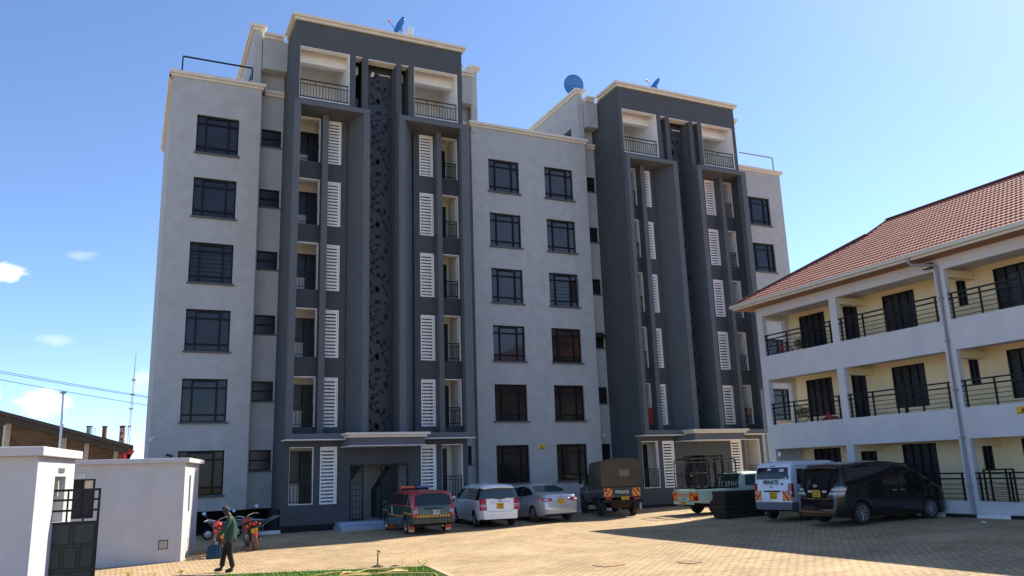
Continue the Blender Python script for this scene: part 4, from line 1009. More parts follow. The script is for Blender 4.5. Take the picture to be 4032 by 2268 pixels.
# ------------------------------------------------------------------ vehicles (x forward, y left, z up, origin on the ground at the centre)
class Car:
    def __init__(s, top, W_, sill, arches, levels, belt, tum, roof, fil=.09, crown=.05, ends=(.10, .10), bot=None, tuck=.04, bulge=.0):
        s.top = top; s.W = W_; s.sill = sill; s.arches = arches; s.levels = levels; s.belt = belt; s.tum = tum; s.roof = roof; s.fil = fil; s.crown = crown; s.ends = ends; s.bot = bot; s.tuck = tuck; s.bulge = bulge
        s.x0, s.x1 = top[0][0], top[-1][0]
    def zt(s, x):
        T = s.top
        if x <= T[0][0]: return T[0][1]
        for (a, b), (c, d) in zip(T, T[1:]):
            if x <= c: return b + (d - b) * (x - a) / (c - a) if c > a else d
        return T[-1][1]
    def zb(s, x, arch=True):
        z = s.sill
        if s.bot:
            B_ = s.bot
            for (a, b), (c, d) in zip(B_, B_[1:]):
                if a <= x <= c: z = b + (d - b) * (x - a) / (c - a); break
        if arch:
            for (xc, r, zc) in s.arches:
                if abs(x - xc) < r: z = max(z, zc + math.sqrt(r * r - (x - xc) ** 2))
        return min(z, s.zt(x) - .05)
    def hw(s, x, z):
        h = s.W / 2
        for xe, d, e in ((s.x0, x - s.x0, s.ends[0]), (s.x1, s.x1 - x, s.ends[1])):
            if d < .5: h -= e * (1 - max(0, d) / .5) ** 2.2
        if z > s.belt: h -= s.tum * ((z - s.belt) / (s.roof - s.belt)) ** 1.25
        elif z > s.sill: h += 0
        t = max(0, (s.sill + .28 - z) / .28); h -= s.tuck * t * t
        if s.bulge: h -= s.bulge * (1 - math.exp(-((z - s.belt * .8) / .3) ** 2))
        return h
    def ztop(s, x, y):
        zt = s.zt(x); h = s.hw(x, zt); r = min(s.fil, (zt - s.zb(x, False)) * .4); e = h - r
        a = abs(y)
        if a <= e: return zt + s.crown * (1 - (a / max(e, .01)) ** 2) * min(1, (zt - s.sill) / .5)
        q = min(r, a - e); return zt - r + math.sqrt(max(0, r * r - q * q))
    def rx(s, y, z, front=False):
        lo, hi = s.x0, s.x0 + (s.x1 - s.x0) * .55
        if front: lo, hi = s.x1, s.x1 - (s.x1 - s.x0) * .55
        if s.ztop(lo, y) >= z: return lo
        for _ in range(40):
            mid = (lo + hi) / 2
            if s.ztop(mid, y) < z: lo = mid
            else: hi = mid
        return (lo + hi) / 2
    def body(s, name, mats, mfn, parent, nx=64):
        xs = set(s.x0 + (s.x1 - s.x0) * k / nx for k in range(nx + 1)) | set(p[0] for p in s.top)
        for (xc, r, zc) in s.arches:
            for k in range(13): xs.add(xc - r * math.cos(PI * k / 12))
        for e in (.012, .03, .06): xs.add(s.x0 + e); xs.add(s.x1 - e)
        xs = sorted(x for x in xs if s.x0 <= x <= s.x1); c = [xs[0]]
        for x in xs[1:]:
            if x - c[-1] > .004: c.append(x)
        xs = c; m = MB(); rings = []
        for x in xs:
            zt, zb = s.zt(x), s.zb(x); r = min(s.fil, (zt - zb) * .4); half = [(s.hw(x, zb) * .55, zb + .0), (s.hw(x, zb) - .02, zb)]
            lv = [zb + .02] + [min(max(z, zb + .02), zt - r) for z in s.levels] + [zt - r]
            half += [(s.hw(x, z), z) for z in lv]
            h = s.hw(x, zt)
            for a in (25, 50, 72, 90): half.append((h - r + r * math.cos(R(a)), zt - r + r * math.sin(R(a))))
            e = h - r
            for f in (.7, .35, 0): half.append((e * f, s.ztop(x, e * f)))
            ring = [(x, -y, z) for y, z in half] + [(x, y, z) for y, z in reversed(half[:-1])]
            i = len(m.v); m.v += ring; rings.append((i, len(ring)))
        n = rings[0][1]
        for a in range(len(rings) - 1):
            for q in range(n):
                q2 = (q + 1) % n
                p = [rings[a][0] + q, rings[a][0] + q2, rings[a + 1][0] + q2, rings[a + 1][0] + q]
                cc = [sum(m.v[t][k] for t in p) / 4 for k in range(3)]
                under = q == n - 1 or q == 0 or q == n - 2
                m.face(p, 1 if under else mfn(*cc))
        for (i, k), x in ((rings[0], xs[0]), (rings[-1], xs[-1])):
            # close the ends in horizontal bands so that the colour zones hold
            h_ = (n + 1) // 2
            for q in range(h_ - 1):
                a, b = i + q, i + q + 1; c_, d_ = i + (n - 1 - q), i + (n - 2 - q)
                pts = []
                for t in (a, b, d_, c_):
                    if t not in pts: pts.append(t)
                if len(pts) > 2: m.face(pts, mfn(x, 0, (m.v[a][2] + m.v[b][2]) / 2))
        return m.build(name, mats, parent, smooth=38)
    # panels following the skin
    def side(s, name, mt, parent, quad, sd, off=.006, nx=6, nz=4, mb=None, mi=0, rc=0):
        m = mb or MB(); (ax, az), (bx, bz), (cx, cz), (dx, dz) = quad
        def fn(u, v):
            x = (ax * (1 - u) + bx * u) * (1 - v) + (dx * (1 - u) + cx * u) * v
            z = (az * (1 - u) + bz * u) * (1 - v) + (dz * (1 - u) + cz * u) * v
            return (x, sd * (s.hw(x, z) + off), z)
        m.grid(fn, nx, nz, mi)
        if mb is None: return m.build(name, mt, parent, smooth=60)
    def rear(s, name, mt, parent, quad, off=.008, ny=8, nz=5, mb=None, mi=0, front=False):
        m = mb or MB(); (ay, az), (by, bz), (cy, cz), (dy, dz) = quad
        def fn(u, v):
            y = (ay * (1 - u) + by * u) * (1 - v) + (dy * (1 - u) + cy * u) * v
            z = (az * (1 - u) + bz * u) * (1 - v) + (dz * (1 - u) + cz * u) * v
            return (s.rx(y, z, front) + (off if front else -off), y, z)
        m.grid(fn, ny, nz, mi)
        if mb is None: return m.build(name, mt, parent, smooth=60)
_wh = {}
def wheels(root, pos, r, w, rimr, style, tyre='rubber', rim='rim'):
    """pos: (x, y, side)"""
    key = (r, w, rimr, style, tyre, rim)
    for (x, y, sd) in pos:
        if key not in _wh:
            m = MB(); a = w / 2
            m.lathe([(rimr * .96, -a), (r * .90, -a * 1.02), (r * .97, -a * .86), (r, -a * .55), (r, a * .55), (r * .97, a * .86), (r * .90, a * 1.02), (rimr * .96, a), (rimr * .9, a * .4), (rimr * .9, -a * .4), (rimr * .96, -a)], 32, ax='Y')
            t = m.build('wheel', M[tyre], root, smooth=35)
            g = MB()
            g.lathe([(rimr * .97, -a * .9), (rimr * .97, -a * 1.0), (rimr * .90, -a * 1.0), (rimr * .86, -a * .55)], 32, ax='Y')
            g.disc((0, -a * .30, 0), rimr * .9, n=32, m=1)
            n = {'alloy5': 5, 'alloy10': 10, 'steel': 0, 'hub': 7, 'dark': 6}[style]
            for k in range(n):
                th = 2 * PI * k / n + .3
                for dth in ((-.10, .10) if style in ('alloy5',) else (0,)):
                    p0 = (.25 * rimr * math.cos(th), -a * .72, .25 * rimr * math.sin(th)); p1 = (rimr * .92 * math.cos(th + dth), -a * .85, rimr * .92 * math.sin(th + dth))
                    g.bar(p0, p1, .035 * (r / .32) if style != 'hub' else .07, .03)
            g.lathe([(.001, -a * .80), (rimr * .26, -a * .78), (rimr * .28, -a * .5)], 16, ax='Y')
            if style in ('steel', 'dark'): g.lathe([(rimr * .85, -a * .5), (rimr * .5, -a * .75), (rimr * .3, -a * .6)], 24, ax='Y')
            rm = g.build('rim', [M[rim], M['darkrim']], t, smooth=40, fix=False)
            _wh[key] = t; o = t
        else: o = copy_tree(_wh[key], root)
        o.location = (x, y, r); o.rotation_euler = (0, 0, 0 if sd < 0 else PI)
def plate(root, lines, pos, w, h, mt='plate', ink='ink', tilt=0.0, fwd=-1):
    """number plate facing backwards (-x)"""
    m = MB(); x, y, z = pos
    m.box(x - .012, x, y - w/2, y + w/2, z - h/2, z + h/2); p = m.build('number_plate', M[mt], root)
    m = MB(); n = len(lines)
    for k, t in enumerate(lines):
        zc = z + h * (.5 - (k + .5) / n) * .92
        text_mb(m, t, (x - .0145, y, zc), (0, -1, 0), (0, 0, 1), h / n * .70, 0, width=w * (.78 if len(t) < 6 else .86), bold=.012)
    m.build('lettering', M[ink], p, fix=False)
    return p
def emblem(root, pos, ry=.055, rz=.042, mt='chrome'):
    m = MB(); x, y, z = pos
    def ring(a, b, t, cy=0, cz=0):
        m.grid(lambda u, v: (x - .012 * math.sin(PI * v), y + cy + (a + t * (v - .5)) * math.cos(2 * PI * u), z + cz + (b + t * (v - .5)) * math.sin(2 * PI * u)), 24, 4)
    ring(ry, rz, .012); ring(ry * .42, rz * .95, .010); ring(ry * .75, rz * .45, .010, 0, rz * .45)
    return m.build('emblem', M[mt], root, smooth=60)
def hazard(c, root, y0, y1, z0, z1, lean, x=None, refl=None):
    """red and yellow diagonal board; lean=+1 stripes rise to the right as seen from behind"""
    m = MB()
    xx = (lambda y, z: c.rx(y, z) - .012) if x is None else (lambda y, z: x)
    m.poly([(xx(y0, z0), y0, z0), (xx(y1, z0), y1, z0), (xx(y1, z1), y1, z1), (xx(y0, z1), y0, z1)], 0)
    w, h = abs(y1 - y0), z1 - z0; n = 4
    def clip(poly, f):
        out = []
        for i in range(len(poly)):
            p, q = poly[i], poly[(i + 1) % len(poly)]; a, b = f(p), f(q)
            if a >= 0: out.append(p)
            if (a >= 0) != (b >= 0): t = a / (a - b); out.append((p[0] + (q[0] - p[0]) * t, p[1] + (q[1] - p[1]) * t))
        return out
    step = .105
    for k in range(-8, 12):
        if k % 2: continue
        P = [(0, 0), (w, 0), (w, h), (0, h)]
        f1 = lambda p: (p[0] * 1.0 - lean * p[1] * .8) - k * step * 1.0
        f2 = lambda p: (k + 1) * step * 1.0 - (p[0] * 1.0 - lean * p[1] * .8)
        P = clip(P, f1); P = clip(P, f2) if len(P) > 2 else P
        if len(P) > 2:
            sgn = -1   # right as seen from behind is -y
            ya = max(y0, y1)
            m.poly([(xx(ya - p[0], z0 + p[1]) - .003, ya - p[0], z0 + p[1]) for p in P], 1)
    o = m.build('reflector_board', [M['hazyel'], M['hazred']], root, fix=False)
    if refl:
        g = MB(); yy, zz = refl
        g.lathe([(.001, xx(yy, zz) - .02), (.032, xx(yy, zz) - .018), (.034, xx(yy, zz) - .004)], 16, (0, yy, zz), 'X'); g.lathe([(.036, xx(yy, zz) - .016), (.052, xx(yy, zz) - .014), (.054, xx(yy, zz) - .004)], 16, (0, yy, zz), 'X', 1)
        g.build('round_reflector', [M['red_lens'], M['inkw'] if x is None else M['ink']], o, fix=False)
def mirrors(c, root, x, z, mt, w=.09):
    for sd in (-1, 1):
        m = MB(); y = c.hw(x, z)
        m.tube([(x, sd * (y - .02), z), (x, sd * (y + .08), z + .02)], .02, 6)
        m.lathe([(.001, y + .05), (.07, y + .07), (.085, y + .14), (.075, y + .20), (.001, y + .22)], 10, (x, 0, z + .05), 'Y') if sd > 0 else m.lathe([(.001, -y - .05), (.07, -y - .07), (.085, -y - .14), (.075, -y - .20), (.001, -y - .22)], 10, (x, 0, z + .05), 'Y')
        m.build('wing_mirror', M[mt], root, smooth=50)
def heading(az): return R(90 - az)

# --- 1 green and red police wagon
def police_wagon():
    root = thing('police_wagon', 'green estate car with red top and red and blue roof beacon by the steps', 'police car', gxy(10.42, 31.15), heading(0.5))
    c = Car([(-2.10, .74), (-2.08, .98), (-1.97, 1.40), (-1.90, 1.46), (-1.75, 1.50), (-.6, 1.525), (.2, 1.50), (.55, 1.43), (1.15, 1.02), (1.5, .97), (1.9, .86), (2.05, .72), (2.10, .55)], 1.69, .24,
            [(-1.28, .335, .29), (1.28, .335, .29)], [.45, .60, .72, .86, .985, 1.10, 1.25], .95, .11, 1.5, .09, .03, (.10, .16), [(-2.1, .36), (-1.6, .24), (1.7, .22), (2.1, .3)])
    def mf(x, y, z):
        if z > .985 and x < 1.0: return 2
        if z < .60 and (x < -1.85): return 3
        return 0
    c.body('body', [M['pgreen'], M['under'], M['pred'], M['pbump']], mf, root)
    for sd in (-1, 1):
        for q in (((-1.86, 1.02), (-1.02, 1.02), (-1.02, 1.40), (-1.70, 1.40)), ((-.96, 1.02), (-.12, 1.02), (-.12, 1.42), (-.96, 1.41)), ((-.06, 1.02), (.98, 1.02), (.50, 1.38), (-.06, 1.42))): c.side('side_window', M['carglass'], root, q, sd)
        # yellow coach line stepping over the wheels, red shadow line below
        for dz, mt in ((0, 'hazyel'), (-.035, 'pred')):
            m = MB()
            for (a, za, b, zb_) in ((-2.0, .70, -1.18, .74), (-1.18, .74, -.98, .60), (-.98, .60, .85, .62), (.85, .62, 1.02, .78), (1.02, .78, 2.0, .76)):
                c.side('', None, None, ((a, za + dz), (b, zb_ + dz), (b, zb_ + dz + .028), (a, za + dz + .028)), sd, .004 + (.002 if dz == 0 else 0), 6, 1, mb=m)
            m.build('coach_line', M[mt], root, smooth=60)
        m = MB(); c.side('', None, None, ((.33, .70), (.47, .70), (.44, .96), (.36, .96)), sd, .006, 2, 2, mb=m); c.side('', None, None, ((.35, .64), (.45, .64), (.45, .69), (.35, .69)), sd, .006, 2, 2, mb=m); m.build('door_crest', M['inkw'], root)
        m = MB()
        for k in range(7): c.side('', None, None, ((-1.90 + .028 * k, 1.05 + .05 * k), (-1.87 + .028 * k, 1.05 + .05 * k), (-1.85 + .028 * k, 1.08 + .05 * k), (-1.88 + .028 * k, 1.08 + .05 * k)), sd, .006, 1, 1, mb=m)
        m.build('reflector_tape', M['inkw'], root)
        for z0, z1, mt in ((.60, .74, 'red_lens'), (.742, .84, 'smoke_lens'), (.842, .98, 'red_lens')):
            m = MB(); a, b = (.62, .80) if sd > 0 else (-.80, -.62)
            c.rear('', None, None, ((a if sd > 0 else b, z0), (b if sd > 0 else a, z0), (b if sd > 0 else a, z1), (a if sd > 0 else b, z1)), .014, 4, 2, mb=m); c.side('', None, None, ((-2.06, z0), (-1.94, z0), (-1.94, z1), (-2.05, z1)), sd, .008, 3, 2, mb=m); m.build('tail_light', M[mt], root, smooth=60)
        m = MB(); m.box(-1.66, -1.64, sd * .72 - .12, sd * .72 + .12, .06, .34); mf_ = m.build('mud_flap', M['mflap'], root); m = MB(); m.box(-1.667, -1.661, sd * .72 - .085, sd * .72 + .085, .10, .14); m.box(-1.667, -1.661, sd * .72 - .11, sd * .72 + .11, .07, .08); m.build('lettering', M['inkw'], mf_)
        m = MB(); m.box(.92, .94, sd * .72 - .12, sd * .72 + .12, .06, .30); m.build('mud_flap', M['mflap'], root)
    c.rear('rear_window', M['carglass'], root, ((.74, .995), (-.74, .995), (-.66, 1.43), (.66, 1.43)), .008, 12, 6)
    c.rear('windscreen', M['carglass'], root, ((-.70, 1.04), (.70, 1.04), (.58, 1.40), (-.58, 1.40)), .008, 10, 5, front=True)
    m = MB(); c.rear('', None, None, ((.66, .575), (-.66, .575), (-.66, .655), (.66, .655)), .012, 12, 1, mb=m)
    for k in range(12):
        y = .61 - .11 * k
        for s_ in (1, -1):
            zc = .615; m.poly([(c.rx(y, zc) - .016, y, zc + s_ * .034), (c.rx(y, zc) - .016, y - .05, zc + s_ * .034), (c.rx(y, zc) - .016, y - .085, zc), (c.rx(y, zc) - .016, y - .035, zc)], 1)
    m.build('chevron_tape', [M['hazyel'], M['ink']], root, fix=False)
    m = MB(); m.box(-2.16, -2.09, -.80, .80, .36, .545); m.build('bumper', M['pbump'], root, bevel=.03)
    m = MB(); m.box(-2.125, -2.095, -.34, .34, .865, .905); m.build('tailgate_handle', M['blackm'], root)
    plate(root, ['GK A', '923A'], (-2.112, -.1, .75), .34, .20, 'plate_d', 'inkw')
    m = MB(); m.box(-.02, .22, .03, .62, 1.60, 1.69, 0); m.box(-.02, .22, -.62, -.03, 1.60, 1.69, 1); m.lathe([(.001, 1.58), (.085, 1.58), (.085, 1.68), (.001, 1.71)], 16, (.1, 0, 0), 'Z', 2); m.box(.04, .16, -.55, .55, 1.53, 1.598, 2)
    m.build('beacon_bar', [M['redlens2'], M['bluelens'], M['blackm']], root, bevel=.015)
    wheels(root, [(-1.28, -.74, -1), (-1.28, .74, 1), (1.28, -.74, -1), (1.28, .74, 1)], .29, .17, .19, 'hub')
    mirrors(c, root, .95, 1.02, 'pgreen')
    m = MB(); m.tube([(-1.9, -.35, .26), (-2.1, -.35, .25)], .025, 8); m.build('exhaust', M['steel'], root)
police_wagon()

# --- 2 white people carrier
def white_mpv():
    root = thing('people_carrier', 'white people carrier with tall red tail lamps and yellow plate, second in the row', 'car', gxy(13.62, 31.95), heading(6))
    c = Car([(-2.28, .58), (-2.25, .80), (-2.21, 1.08), (-1.98, 1.50), (-1.93, 1.555), (-1.4, 1.60), (-.4, 1.63), (.35, 1.58), (.75, 1.46), (1.55, 1.0), (1.95, .86), (2.2, .70), (2.28, .5)], 1.70, .22,
            [(-1.38, .35, .31), (1.37, .35, .31)], [.40, .56, .70, .85, 1.02, 1.15, 1.3, 1.45], .98, .16, 1.6, .12, .04, (.17, .22), [(-2.28, .32), (-1.7, .22), (1.7, .2), (2.28, .28)], .05)
    c.body('body', [M['wpaint'], M['under'], M['carglass']], lambda x, y, z: 2 if (x < -1.25 and 1.075 < z < 1.475) else 0, root)
    for sd in (-1, 1):
        for q in (((-2.02, 1.06), (-1.30, 1.05), (-1.30, 1.46), (-1.82, 1.46)), ((-1.27, 1.05), (-.22, 1.04), (-.22, 1.50), (-1.27, 1.47)), ((-.15, 1.04), (1.25, 1.02), (.62, 1.42), (-.15, 1.50))): c.side('side_window', M['carglass'], root, q, sd, .006, 8, 4)
        m = MB(); a, b = (.56, .79) if sd > 0 else (-.79, -.56); A_, B_ = (b, a) if sd > 0 else (b, a)
        for z0, z1, mi in ((.64, .775, 0), (.777, .797, 1), (.80, .835, 0), (.837, .857, 1), (.86, 1.07, 0)):
            c.rear('', None, None, ((b if sd > 0 else a, z0), (a if sd > 0 else b, z0), (a if sd > 0 else b, z1), (b if sd > 0 else a, z1)), .016, 5, 3, mb=m, mi=mi)
            c.side('', None, None, ((-2.245, z0), (-2.10, z0), (-2.07 - .02, z1), (-2.21, z1)), sd, .010, 3, 3, mb=m, mi=mi)
        m.build('tail_light', [M['red_lens'], M['clear_lens']], root, smooth=60)
        for x in (-.95, .25):
            m = MB(); m.box(x - .09, x + .09, sd * (c.hw(x, .92)) - .012, sd * (c.hw(x, .92)) + .03, .905, .935); m.build('door_handle', M['wpaint'], root, bevel=.01)
        m = MB()
        for x in (-1.28, -.18): c.side('', None, None, ((x, .35), (x + .012, .35), (x + .012, 1.02), (x, 1.02)), sd, .004, 1, 6, mb=m)
        m.build('door_gap', M['under'], root)
    c.rear('rear_window', M['carglass2'], root, ((.80, 1.075), (-.80, 1.075), (-.69, 1.485), (.69, 1.485)), .010, 14, 6)
    c.rear('windscreen', M['carglass'], root, ((-.70, 1.06), (.70, 1.06), (.56, 1.45), (-.56, 1.45)), .008, 10, 5, front=True)
    m = MB(); m.grid(lambda u, v: (-2.10 + .32 * v, (.62 + .05 * v) * (2 * u - 1), 1.515 + .075 * v - .03 * (2 * u - 1) ** 2), 12, 4); sp = m.build('spoiler', M['wpaint'], root, smooth=60); q = sp.modifiers.new('t', 'SOLIDIFY'); q.thickness = .05
    m = MB(); c.rear('', None, None, ((.36, .905), (-.36, .905), (-.36, .945), (.36, .945)), .03, 8, 1, mb=m); tb = m.build('tailgate_bar', M['chrome'], root, smooth=60); q = tb.modifiers.new('t', 'SOLIDIFY'); q.thickness = .025
    emblem(root, (c.rx(0, 1.0) - .02, 0, 1.0), .062, .045)
    plate(root, ['KBP', '518H'], (-2.262, 0, .785), .30, .215)
    m = MB()
    for a, b in (((.56, .66), (.45, .585)), ((.45, .585), (-.45, .585)), ((-.45, .585), (-.56, .66)), ((.56, .66), (.585, .95)), ((-.56, .66), (-.585, .95))):
        p, q = Vector((c.rx(a[0], a[1]) - .004, a[0], a[1])), Vector((c.rx(b[0], b[1]) - .004, b[0], b[1])); m.bar(p, q, .014, .008)
    m.build('tailgate_gap', M['under'], root)
    m = MB(); c.rear('', None, None, ((.66, .30), (-.66, .30), (-.70, .36), (.70, .36)), .02, 8, 1, mb=m); m.build('bumper_lip', M['mud'] if False else M['wpaint'], root)
    m = MB(); m.bar((-2.17, .12, 1.13), (-2.20, -.36, 1.10), .018, .018); m.lathe([(.001, -2.2), (.03, -2.2), (.03, -2.12)], 10, (0, .14, 1.13), 'X'); m.build('rear_wiper', M['blackm'], root)
    wheels(root, [(-1.38, -.73, -1), (-1.38, .73, 1), (1.37, -.73, -1), (1.37, .73, 1)], .31, .18, .20, 'alloy10')
    mirrors(c, root, 1.02, 1.03, 'wpaint')
    m = MB(); m.prism([(-1.5, -.01, 1.63), (-1.36, -.01, 1.63), (-1.46, -.01, 1.69)], (0, .02, 0)); m.build('aerial', M['blackm'], root)
white_mpv()

# --- 3 silver saloon
def silver_saloon():
    root = thing('saloon_car', 'silver saloon with wide red tail lamps, parked between the white car and the canvas truck', 'car', gxy(16.30, 32.45), heading(-1))
    c = Car([(-2.32, .62), (-2.30, .80), (-2.22, 1.02), (-2.14, 1.08), (-1.75, 1.115), (-1.55, 1.16), (-.72, 1.45), (-.3, 1.50), (.15, 1.49), (.55, 1.42), (1.25, 1.02), (1.7, .95), (2.1, .80), (2.25, .68), (2.30, .48)], 1.76, .20,
            [(-1.36, .35, .315), (1.36, .35, .315)], [.34, .48, .62, .76, .88, .97, 1.12, 1.3], .90, .20, 1.5, .13, .035, (.18, .24), [(-2.32, .30), (-1.7, .2), (1.7, .2), (2.3, .26)], .05, .0)
    c.body('body', [M['silver'], M['under'], M['vgrey']], lambda x, y, z: 2 if (x < -2.0 and z < .345 and abs(y) < .7) else 0, root)
    for sd in (-1, 1):
        c.side('side_window', M['carglass'], root, ((-1.42, 1.09), (-.40, 1.0), (-.40, 1.42), (-1.0, 1.31)), sd, .006, 8, 4); c.side('side_window', M['carglass'], root, ((-.36, 1.0), (1.0, .98), (.52, 1.33), (-.36, 1.42)), sd, .006, 8, 4)
        m = MB(); A_ = lambda y: y * sd
        c.rear('', None, None, ((A_(.82), .815), (A_(.40), .83), (A_(.46), .93), (A_(.80), .965)), .016, 8, 3, mb=m)
        c.rear('', None, None, ((A_(.79), .845), (A_(.58), .855), (A_(.60), .915), (A_(.79), .935)), .021, 5, 2, mb=m, mi=1)
        c.side('', None, None, ((-2.22, .81), (-1.98, .90), (-1.90, .99), (-2.18, .97)), sd, .010, 4, 3, mb=m); c.side('', None, None, ((-2.15, .85), (-2.02, .91), (-1.98, .96), (-2.12, .95)), sd, .014, 3, 2, mb=m, mi=1)
        m.build('tail_light', [M['red_lens'], M['clear_lens']], root, smooth=60)
        m = MB(); c.rear('', None, None, ((A_(.74), .46), (A_(.60), .46), (A_(.60), .485), (A_(.74), .485)), .01, 3, 1, mb=m); m.build('reflector', M['red_lens'], root)
        for x in (-.9, .1):
            m = MB(); m.box(x - .09, x + .09, sd * c.hw(x, .88) - .012, sd * c.hw(x, .88) + .03, .865, .895); m.build('door_handle', M['chrome'], root, bevel=.01)
        m = MB()
        for x in (-1.02, -.38): c.side('', None, None, ((x, .32), (x + .012, .32), (x + .012, 1.0), (x, 1.0)), sd, .004, 1, 6, mb=m)
        m.build('door_gap', M['under'], root)
    c.rear('rear_window', M['carglass2'], root, ((.74, 1.175), (-.74, 1.175), (-.56, 1.425), (.56, 1.425)), .010, 14, 6)
    c.rear('windscreen', M['carglass'], root, ((-.72, 1.06), (.72, 1.06), (.56, 1.40), (-.56, 1.40)), .008, 10, 5, front=True)
    m = MB(); c.rear('', None, None, ((.44, .935), (-.44, .935), (-.44, .965), (.44, .965)), .028, 8, 1, mb=m); tb = m.build('boot_trim', M['chrome'], root, smooth=60); q = tb.modifiers.new('t', 'SOLIDIFY'); q.thickness = .02
    emblem(root, (c.rx(0, 1.0) - .022, 0, 1.01), .045, .040)
    plate(root, ['KDB', '856Q'], (-2.318, 0, .80), .30, .215)
    m = MB()
    for a, b in (((.44, .93), (.36, .62)), ((.36, .62), (-.36, .62)), ((-.36, .62), (-.44, .93))): m.bar((c.rx(*a) - .003, a[0], a[1]), (c.rx(*b) - .003, b[0], b[1]), .012, .008)
    m.build('boot_gap', M['under'], root)
    wheels(root, [(-1.36, -.76, -1), (-1.36, .76, 1), (1.36, -.76, -1), (1.36, .76, 1)], .315, .19, .205, 'alloy5', 'dustrub')
    mirrors(c, root, .9, 1.0, 'silver')
silver_saloon()

# --- 4 canvas backed police truck
def police_truck():
    root = thing('police_truck', 'dark green police pickup with brown canvas cover and red and yellow tail boards', 'truck', (20.12, 32.62, gz(19.6, 32.2)), heading(17))
    # cab and bonnet
    c = Car([(-.25, 1.25), (-.22, 1.80), (-.15, 1.86), (.75, 1.88), (.95, 1.80), (1.25, 1.28), (1.4, 1.22), (2.2, 1.16), (2.42, 1.08), (2.48, .75)], 1.66, .55, [(1.62, .46, .40)], [.70, .85, 1.0, 1.15, 1.3, 1.5, 1.65], 1.2, .12, 1.86, .09, .03, (.02, .10), None, .02)
    c.body('cab', [M['cgreen'], M['under']], lambda x, y, z: 0, root)
    for sd in (-1, 1):
        c.side('side_window', M['carglass'], root, ((-.05, 1.28), (1.08, 1.28), (.80, 1.74), (-.05, 1.76)), sd, .006, 6, 3)
        m = MB(); c.side('', None, None, ((-.22, .98), (2.3, .98), (2.3, 1.01), (-.22, 1.01)), sd, .006, 8, 1, mb=m, mi=0); c.side('', None, None, ((.5, 1.02), (.62, 1.02), (.60, 1.18), (.52, 1.18)), sd, .006, 2, 2, mb=m, mi=1); m.build('coach_line', [M['amber_lens'], M['inkw']], root)
        m = MB(); y = sd * .83; m.tube([(1.05, y, 1.35), (1.12, y + sd * .16, 1.42)], .012, 6); m.box(1.08, 1.13, y + sd * .18 - .07, y + sd * .18 + .07, 1.36, 1.62); m.build('wing_mirror', M['blackm'], root, bevel=.01)
    c.rear('windscreen', M['carglass'], root, ((-.68, 1.34), (.68, 1.34), (.62, 1.74), (-.62, 1.74)), .008, 8, 4, front=True)
    # load bed
    m = MB(); m.box(-2.38, -.27, -.85, .85, .78, 1.26); bed_ = m.build('load_bed', M['cgreen'], root, bevel=.02)
    m = MB()
    for sd in (-1, 1):
        m.box(-2.3, -.3, sd * .852 - .004, sd * .852 + .004, 1.06, 1.09, 0); m.lathe([(.50, -.05), (.50, .05), (.44, .05)], 18, (-1.42, sd * .85, .42), 'Y', 1, 0, PI)
    m.build('coach_line', [M['amber_lens'], M['cgreen']], root)
    # canvas: bowed, sagging between three hoops and pulled down over the back
    m = MB(); nx = 22
    prof = []
    for k in range(41):
        t = k / 40
        if t < .32: s_ = t / .32; y, z = .90 - .015 * math.sin(PI * s_), 1.24 + (2.18 - 1.24) * s_
        elif t < .40: a = (t - .32) / .08 * PI / 2; y, z = .90 - .22 * (1 - math.cos(a)), 2.18 + .22 * math.sin(a)
        elif t <= .60: s_ = (t - .40) / .20; y, z = .68 - 1.36 * s_, 2.40 + .045 * math.sin(PI * s_)
        elif t < .68: a = (1 - (t - .60) / .08) * PI / 2; y, z = -(.90 - .22 * (1 - math.cos(a))), 2.18 + .22 * math.sin(a)
        else: s_ = (1 - t) / .32; y, z = -(.90 - .015 * math.sin(PI * s_)), 1.24 + (2.18 - 1.24) * s_
        prof.append((y, z))
    rnd = random.Random(2); wob = [rnd.uniform(-.012, .012) for _ in range(50)]
    X0, X1 = -2.45, -.2
    i0 = len(m.v)
    for k in range(nx + 1):
        t = k / nx; x = X0 + (X1 - X0) * t
        sag = .028 * abs(math.sin(3 * PI * t)); pinch = .05 if k in (8, 9, 15) else 0
        for q, (y, z) in enumerate(prof):
            sgn = 1 if y > 0 else -1; side_ = abs(y) > .8
            lowz = max(0, (1.75 - z) / .5)
            m.v.append((x + (wob[q % 50] if 0 < k < nx else 0), y - sgn * ((sag * .7 + pinch * lowz) if side_ else 0), z - (sag if not side_ else 0) - .08 * t * (z > 1.3)))
    n = len(prof)
    for k in range(nx):
        for q in range(n - 1): m.face([i0 + k * n + q, i0 + k * n + q + 1, i0 + (k + 1) * n + q + 1, i0 + (k + 1) * n + q])
    # back and front sheets, slightly billowed
    for x, sg in ((X0, -1), (X1, 1)):
        j0 = len(m.v); rows = 12
        for r_ in range(rows + 1):
            v = r_ / rows; z = 1.26 + (2.40 - 1.26) * v
            hw_ = .90 if z < 2.18 else .90 - .22 * (1 - math.sqrt(max(0, 1 - ((z - 2.18) / .22) ** 2)))
            for q in range(15):
                u = q / 14; y = hw_ * (2 * u - 1)
                m.v.append((x + sg * (.045 * math.sin(PI * u) * math.sin(PI * min(1, v * 1.1)) + .012 * math.sin(9 * u + 5 * v)) * (1 if sg < 0 else .3), y, z + (.045 * math.sin(PI * u) * v - (.08 if sg > 0 else 0) * (z > 1.3))))
        for r_ in range(rows):
            for q in range(14): m.face([j0 + r_ * 15 + q, j0 + r_ * 15 + q + 1, j0 + (r_ + 1) * 15 + q + 1, j0 + (r_ + 1) * 15 + q])
    m.build('canvas_cover', M['canvas'], root, smooth=50)
    m = MB()
